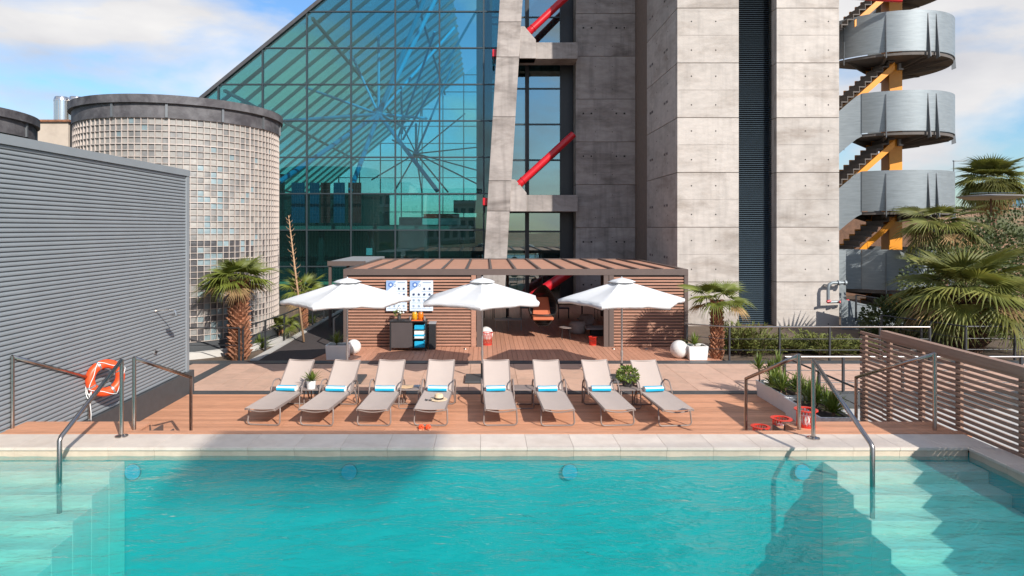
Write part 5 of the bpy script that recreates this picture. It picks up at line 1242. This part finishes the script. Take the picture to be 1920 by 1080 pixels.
leafball('green leaves among the white flowers on the cabinet', (-2.75, 20.04, 1.14), .11, 60, .07, seed=8, name='flower_leaves')

# lamps, baskets, deck lights
def ball_lamp(x, y, r, lab, g='round white floor lamps'):
    t = thing('ball_lamp', lab, 'lamp', (x, y, 0), g); MB().ball((x, y, r), r, 14).build('globe', M['lampwhite'], t, smooth=True); MB().lathe([(0, 0), (.07, 0), (.07, .02), (.05, .03)], 16, (x, y, 0)).build('base', M['grey'], t)
ball_lamp(5.68, 18.75, .26, 'large round white lamp left of the right planter box'); ball_lamp(6.02, 19.0, .20, 'smaller white lamp behind the large one by the right planter box')
ball_lamp(-3.98, 19.35, .22, 'round white lamp half hidden behind the left planter box'); ball_lamp(.02, 21.6, .24, 'round white lamp inside the left edge of the pavilion opening')
def basket(x, y, z, r, h, lab, g, c=True):
    t = thing('red_basket', lab, 'basket', (x, y, z), g); n = 18
    MB().lathe([(r*.95, h-.02), (r*1.12, h-.012), (r*1.12, h), (r*.78, h), (r*.78, h-.018), (r*.95, h-.02)], 32, (x, y, z)).build('rim', M['redbasket'], t, smooth='a')
    mb = MB()
    for k in range(n):
        a0 = 2*math.pi*k/n
        for sg in (1, -1):
            mb.tube([(x+r*.86*math.cos(a0+sg*f*.35), y+r*.86*math.sin(a0+sg*f*.35), z+.02+(h-.04)*f) for f in (0, .33, .66, 1)], .0045, 4)
    mb.build('lattice', M['redbasket'], t)
    MB().lathe([(0, 0), (r*.9, 0), (r*.9, .03), (0, .03)], 28, (x, y, z)).build('bottom', M['redbasket'], t)
    if c: MB().lathe([(0, .03), (r*.4, .03), (r*.4, h*.6), (0, h*.6)], 18, (x, y, z)).build('candle', M['lampwhite'], t, smooth='a')
gB = 'red lattice baskets on the right deck stairs'
basket(4.70, 9.38, .90, .145, .25, 'red lattice basket on the top step behind the two steel posts', gB); basket(4.68, 10.12, .55, .145, .25, 'red lattice basket on the middle steps, second from the top', gB); basket(4.66, 10.84, .20, .14, .25, 'lowest and leftmost of the red baskets on the stairs', gB)
gB = 'red baskets in the pavilion opening'
basket(.06, 20.9, 0, .17, .40, 'red basket at the left post of the pavilion opening', gB, False); basket(3.50, 20.85, 0, .13, .27, 'small red basket at the right post of the pavilion opening', gB, False)
for px, py, lab in ((590, 654, 'small round deck light near the left planter box'), (872, 653.5, 'small round deck light left of the pavilion opening'), (1149, 653, 'small round deck light just right of the pavilion opening'), (1210, 653, 'small round deck light in front of the right slat wall')):
    Y = 4560/(py-428); x_ = (px-910)*Y/1200
    if px < 600: x_ = -4.2
    t = thing('deck_light', lab, 'light', (x_, 20.15, 0), 'round lights set in the deck'); MB().lathe([(0, .014), (.05, .014), (.055, 0)], 20, (x_, 20.15, .002)).build('ring', M['steel'], t, smooth='a'); MB().lathe([(0, .018), (.03, .018), (.03, .012)], 16, (x_, 20.15, .002)).build('lens', M['carglass'], t)

# things on loungers and tables
t = thing('straw_hat', 'straw hat with black band on the fourth sun lounger', 'hat', (-.93, 12.80, .38)); c = (-.93, 12.80, .376)
MB().lathe([(.17, .004), (.165, .012), (.09, .012), (.088, .07), (.075, .11), (.04, .118), (0, .108)], 28, c).build('crown', M['straw'], t, smooth='a'); MB().lathe([(.092, .014), (.093, .045), (.090, .046)], 28, c).build('band', M['black'], t, smooth='a')
t = thing('sunglasses', 'dark sunglasses beside the straw hat', 'sunglasses', (-1.13, 12.74, .38))
for s in (-1, 1): MB().lathe([(0, 0), (.028, 0), (.028, .008), (0, .008)], 16, (-1.13+s*.036, 12.73, .384)).build('lens', M['carglass'], t); MB().tube([(-1.13+s*.065, 12.735, .39), (-1.13+s*.06, 12.84, .386)], .004, 5).build('temple_arm', M['black'], t)
MB().tube([(-1.14, 12.73, .392), (-1.12, 12.73, .392)], .004, 5).build('bridge', M['black'], t)
t = thing('open_book', 'open tan book on the side table left of the hat lounger', 'book', (-1.67, 13.60, .42))
for s in (-1, 1): MB().plate([Vector((-1.67, 13.50, .421)), Vector((-1.67, 13.70, .421)), Vector((-1.67+s*.13, 13.70+.02*s, .432)), Vector((-1.67+s*.13, 13.50+.02*s, .432))], (0, 0, .014)).build('pages', M['kraft'], t)
t = tag(MB().box(-1.52, -1.40, 13.60, 13.80, .42, .428).build('magazine', M['winglass']), 'dark magazine behind the open book', 'magazine'); t.rotation_euler = (0, 0, 0)
t = thing('sandals', 'pair of red sandals on the deck by the hat lounger', 'sandals', (-1.13, 12.05, 0))
for s, rz in ((-1, .2), (1, -.5)):
    x0 = -1.15+s*.065
    MB().prism([(x0+.04*math.cos(a)*1.0+rz*.1*math.sin(a), 12.1+.115*math.sin(a)) for a in [2*math.pi*k/14 for k in range(14)]], .002, .022).build('sole', M['flesh'], t)
    MB().tube([(x0-.04, 12.12, .02), (x0-.02, 12.14, .06), (x0+.02, 12.14, .06), (x0+.045, 12.12, .02)], .022, 8).build('strap', M['orangered'], t, smooth=True)
    MB().tube([(x0-.035, 12.04, .02), (x0, 12.05, .05), (x0+.04, 12.04, .02)], .014, 8).build('strap', M['orangered'], t, smooth=True)

# pavilion interior furniture
eg = thing('egg_chair', 'black rattan hanging egg chair with terracotta cushion', 'hanging chair', (1.95, 21.9, .3)); ec = Vector((1.98, 22.0, 1.12))
def egg(u, v):   # u: around, v: 0 bottom .. 1 top
    rr = .50*math.sin(math.pi*min(v*.93+.05, 1))**.75; z = -.70+1.42*v
    return ec+Vector((rr*math.cos(u)*1.0, rr*math.sin(u)*.85+.12*math.sin(math.pi*v), z))
mb = MB(); n = 46
for k in range(n):
    a = R(-20+220*k/(n-1))
    mb.tube([egg(a, v/9) for v in range(10)], .014, 4)
    mb.tube([egg(a+R(9)*math.sin(v), v/9) for v in range(10)], .012, 4)
for v in range(1, 20): mb.tube([egg(R(-20+220*k/14), v/20) for k in range(15)], .012, 4)
for v in range(1, 8): mb.tube([egg(R(-180+360*k/20), v/20*.9) for k in range(21)], .008, 4)
mb.build('woven_shell', M['rattan'], eg)
MB().tube([egg(R(-20), v/14) for v in range(15)], .022, 8).build('rim', M['rattan'], eg, smooth=True); MB().tube([egg(R(200), v/14) for v in range(15)], .022, 8).build('rim', M['rattan'], eg, smooth=True)
MB().tube([egg(R(-160+140*k/12), .30) for k in range(13)], .022, 8).build('rim', M['rattan'], eg, smooth=True)
MB().plate([ec+Vector(q) for q in ((-.34, .30, -.34), (.30, .30, -.34), (.22, .48, .28), (-.28, .48, .28))], (0, -.10, .0)).build('back_cushion', M['cushion'], eg, bevel=.03)
MB().plate([ec+Vector(q) for q in ((-.36, -.30, -.44), (.34, -.30, -.44), (.32, .34, -.44), (-.36, .34, -.44))], (0, 0, .10)).build('seat_cushion', M['cushion'], eg, bevel=.03)
MB().tube([ec+Vector((0, .2, .70)), ec+Vector((0, .2, 1.25))], .012, 6).build('rope', M['black'], eg)
def pouf(x, y, r, lab):
    t = thing('pouf', lab, 'pouf', (x, y, 0), 'woven poufs inside the pavilion'); MB().lathe([(0, 0), (r*.85, 0), (r, .12), (r, .30), (r*.8, .42), (0, .43)], 28, (x, y, 0)).build('body', M['pouf'], t, smooth=True)
pouf(3.35, 23.2, .32, 'woven beige pouf right of the hanging egg chair'); pouf(3.95, 25.0, .30, 'woven beige pouf at the back right of the pavilion')
def rtable(x, y, r, h, lab, m='tabletop'):
    t = thing('round_table', lab, 'table', (x, y, 0), 'tables inside the pavilion'); MB().lathe([(0, h-.03), (r, h-.03), (r, h), (0, h)], 28, (x, y, 0)).build('tabletop', M[m], t, smooth='a'); MB().tube([(x, y, .03), (x, y, h-.03)], .03, 10).build('stem', M['black'], t); MB().lathe([(0, 0), (.22, 0), (.22, .02), (.05, .04)], 24, (x, y, 0)).build('foot', M['black'], t)
rtable(.9, 27.0, .45, .74, 'round table at the back left of the pavilion'); rtable(4.05, 26.8, .42, .74, 'pale round table at the back right of the pavilion', 'pouf'); 
def chair(x, y, rz, lab):
    t = thing('garden_chair', lab, 'chair', (x, y, 0), 'dark chairs inside the pavilion'); m = Matrix.Rotation(rz, 3, 'Z'); V = lambda a, b, c_: Vector((x, y, 0))+m @ Vector((a, b, c_))
    MB().plate([V(-.22, -.22, .43), V(.22, -.22, .43), V(.22, .22, .43), V(-.22, .22, .43)], (0, 0, .035)).build('seat', M['rattan'], t)
    MB().plate([V(-.22, .20, .52), V(.22, .20, .52), V(.20, .26, .85), V(-.20, .26, .85)], m @ Vector((0, .03, 0))).build('backrest', M['rattan'], t)
    for a, b in ((-.2, -.2), (.2, -.2), (-.2, .22), (.2, .22)): MB().tube([V(a, b, 0), V(a*.97, b, .43 if b < 0 else .55)], .013, 6).build('leg', M['black'], t)
chair(.15, 26.9, 1.4, 'dark chair left of the back left table'); chair(1.7, 27.1, -1.5, 'dark chair right of the back left table'); chair(3.3, 26.9, 1.5, 'dark chair left of the pale round table'); chair(4.8, 26.6, -1.4, 'dark chair right of the pale round table')
t = thing('wire_table', 'small wire-legged table right of the egg chair', 'table', (2.75, 21.9, 0)); MB().lathe([(0, .40), (.22, .40), (.22, .42), (0, .42)], 24, (2.75, 21.9, 0)).build('tabletop', M['tabletop'], t)
for k in range(4): a = R(45+90*k); MB().tube([(2.75+.19*math.cos(a), 21.9+.19*math.sin(a), 0), (2.75+.17*math.cos(a), 21.9+.17*math.sin(a), .40)], .010, 6).build('leg', M['black'], t)
t = thing('low_table', 'low grey table in the right part of the pavilion', 'table', (4.2, 22.7, 0)); MB().box(3.55, 4.5, 22.4, 23.1, .24, .30).build('tabletop', M['grey'], t, bevel=.01); MB().box(3.75, 4.3, 22.55, 22.95, 0, .24).build('base', M['black'], t)
t = thing('wire_bench', 'low wire-framed bench in the left part of the pavilion', 'bench', (.9, 23.6, 0))
MB().box(.35, 1.35, 23.6, 24.0, .40, .43).build('seat', M['grey'], t)
for x_ in (.37, .85, 1.33): MB().tube([(x_, 23.62, .4), (x_, 23.62, .02), (x_, 23.98, .02), (x_, 23.98, .4)], .010, 6).build('leg', M['grey'], t)

# ------------------------------------------------------------------ background at the right: cars, lamp post, shade
def car(x, y, z, m, lab, fl=1):
    t = thing('parked_car', lab, 'car', (x, y, z), 'cars parked on the hill road'); L_, W_ = 4.3, 1.75
    prof = [(0, .35), (.05, .70), (.9, .86), (1.5, 1.36), (2.9, 1.42), (3.7, .98), (4.25, .88), (4.3, .4)]
    prof = [(q, w) for q, w in prof]; pts = [(x+fl*(q-2.15), y, z+w) for q, w in prof]; lo = [(x+fl*2.15, y, z+.28), (x-fl*2.15, y, z+.28)]
    MB().plate(pts+lo, (0, W_, 0)).build('body', M[m], t, bevel=.06)
    win = [(1.05, .90), (1.58, 1.30), (2.85, 1.36), (3.50, .96)]
    MB().plate([(x+fl*(q-2.15), y-.012, z+w) for q, w in win], (0, .02, 0)).build('side_window', M['carglass'], t)
    MB().plate([(x+fl*(q-2.15), y+.10, z+w+.02) for q, w in ((.86, .86), (.93, .86), (1.53, 1.37), (1.47, 1.37))], (0, W_-.2, 0)).build('windscreen', M['carglass'], t)
    for q in (.85, 3.45):
        for yy in (y-.02, y+W_-.18): 
            w = thing  # each wheel with its rim
            o = MB().tube([(x+fl*(q-2.15), yy, z+.32), (x+fl*(q-2.15), yy+.2, z+.32)], .32, 20).build('wheel', M['rubber'], t, smooth='a'); MB().tube([(x+fl*(q-2.15), yy-.012, z+.32), (x+fl*(q-2.15), yy+.01, z+.32)], .18, 14).build('rim', M['alu'], o)
    MB().box(x-fl*2.17-.02, x-fl*2.17+.03, y+.1, y+.4, z+.6, z+.74).build('headlight', M['alu'], t); MB().box(x-fl*2.17-.02, x-fl*2.17+.03, y+W_-.4, y+W_-.1, z+.6, z+.74).build('headlight', M['alu'], t)
car(58.3, 71.0, 5.95, 'carblue', 'blue-grey car parked on the hill road behind the distant palm'); car(63.6, 69.0, 5.95, 'cardark', 'dark car at the right edge of the hill road')
t = thing('street_lamp', 'thin grey street lamp beside the fire escape', 'street lamp', (44.5, 60.8, 5)); MB().tube([(44.5, 60.8, 4.8), (44.5, 60.8, 10.2)], [.09, .05], 8).build('pole', M['galv'], t); MB().box(44.45, 45.6, 60.7, 60.9, 10.15, 10.25).build('lamp_head', M['galv'], t)
t = thing('shade_canopy', 'flat grey disc canopy with dark panels in front of the distant palm', 'canopy', (31.4, 40, 0)); MB().lathe([(0, 5.75), (1.2, 5.60), (1.75, 5.75), (1.78, 5.82), (0, 5.95)], 40, (31.6, 40, 0)).build('disc', M['grey'], t, smooth='a'); MB().tube([(31.6, 40, 1.0), (31.6, 40, 5.7)], .05, 12).build('mast', M['boot_dark'], t)
for k in range(4): MB().box(30.5+k*.58, 31.02+k*.58, 39.5, 40.3, 5.96, 6.02).build('solar_panel', M['winglass'], t)

# ------------------------------------------------------------------ buildings behind the camera (seen in the glass) and an added sail that shades the coping
def block(name, lab, x0, x1, y0, y1, h, cols, rows, z0=0, balc=True):
    t = thing(name, lab, 'building', ((x0+x1)/2, y1, z0)); MB().box(x0, x1, y0, y1, z0-.3, h).build('wall', M['facade'], t); MB().box(x0-.2, x1+.2, y0-.2, y1+.2, h, h+.35).build('roof', M['grey'], t)
    w = (x1-x0)/cols; r_ = (h-z0)/rows; mw = MB().box(-w*.30, w*.30, 0, .12, -r_*.26, r_*.26).mesh('window', M['winglass']); bl_ = MB().box(-w*.44, w*.44, 0, .9, 0, .16).mesh('balcony', M['white'])
    for i in range(cols):
        for k in range(rows):
            inst('window', mw, (x0+(i+.5)*w, y1-.04, z0+(k+.55)*r_), t)
            if balc: inst('balcony', bl_, (x0+(i+.5)*w, y1, z0+(k+.12)*r_), t)
block('apartment_block', 'white apartment block with balconies reflected in the left of the glass hall', -30, -16, -92, -80, 15.5, 7, 5); block('apartment_block', 'white apartment block with balconies reflected in the middle of the glass hall', -14.5, -1, -96, -84, 14.2, 7, 5)
mn_ = bpy.data.materials.new('added_shade_net'); mn_.use_nodes = True; q_ = mn_.node_tree; tr_ = q_.nodes.new('ShaderNodeBsdfTransparent'); mx_ = q_.nodes.new('ShaderNodeMixShader'); mx_.inputs[0].default_value = .5
q_.nodes['Principled BSDF'].inputs['Base Color'].default_value = (.6, .6, .58, 1); q_.links.new(tr_.outputs[0], mx_.inputs[1]); q_.links.new(q_.nodes['Principled BSDF'].outputs[0], mx_.inputs[2]); q_.links.new(mx_.outputs[0], q_.nodes['Material Output'].inputs[0])
t = thing('added_shade_sail', 'unseen open-weave sail on a mast, added to shade the pool coping', 'shade', (26, -11.5, 0))  # out-of-view sail, added only to throw mild shade on coping and water
MB().box(9.75, 12.95, -12.1, -10.3, 15.95, 15.96).build('net', mn_, t); MB().tube([(26, -11.5, -.3), (26, -11.5, 17)], .14, 12).build('mast', M['alu'], t)
MB().bar((26, -11.5, 16.8), (10, -11.8, 16.1), .04, .04).build('arm', M['alu'], t)
for i, (x_, y_, lab) in enumerate([(-22, -62, 'round dark tree in front of the left apartment block'), (-9, -64, 'round dark tree in front of the middle apartment block'), (-33, -60, 'round dark tree left of the apartment blocks')]):
    tr_ = leafball(lab, (x_, y_, 5.2), 3.2, 900, .7, m='shrub', name='tree', cat='tree', seed=90+i, sq=(1, 1, .8)); MB().tube([(x_, y_, -.4), (x_, y_, 5)], [.3, .15], 8).build('trunk', M['bark'], tr_)
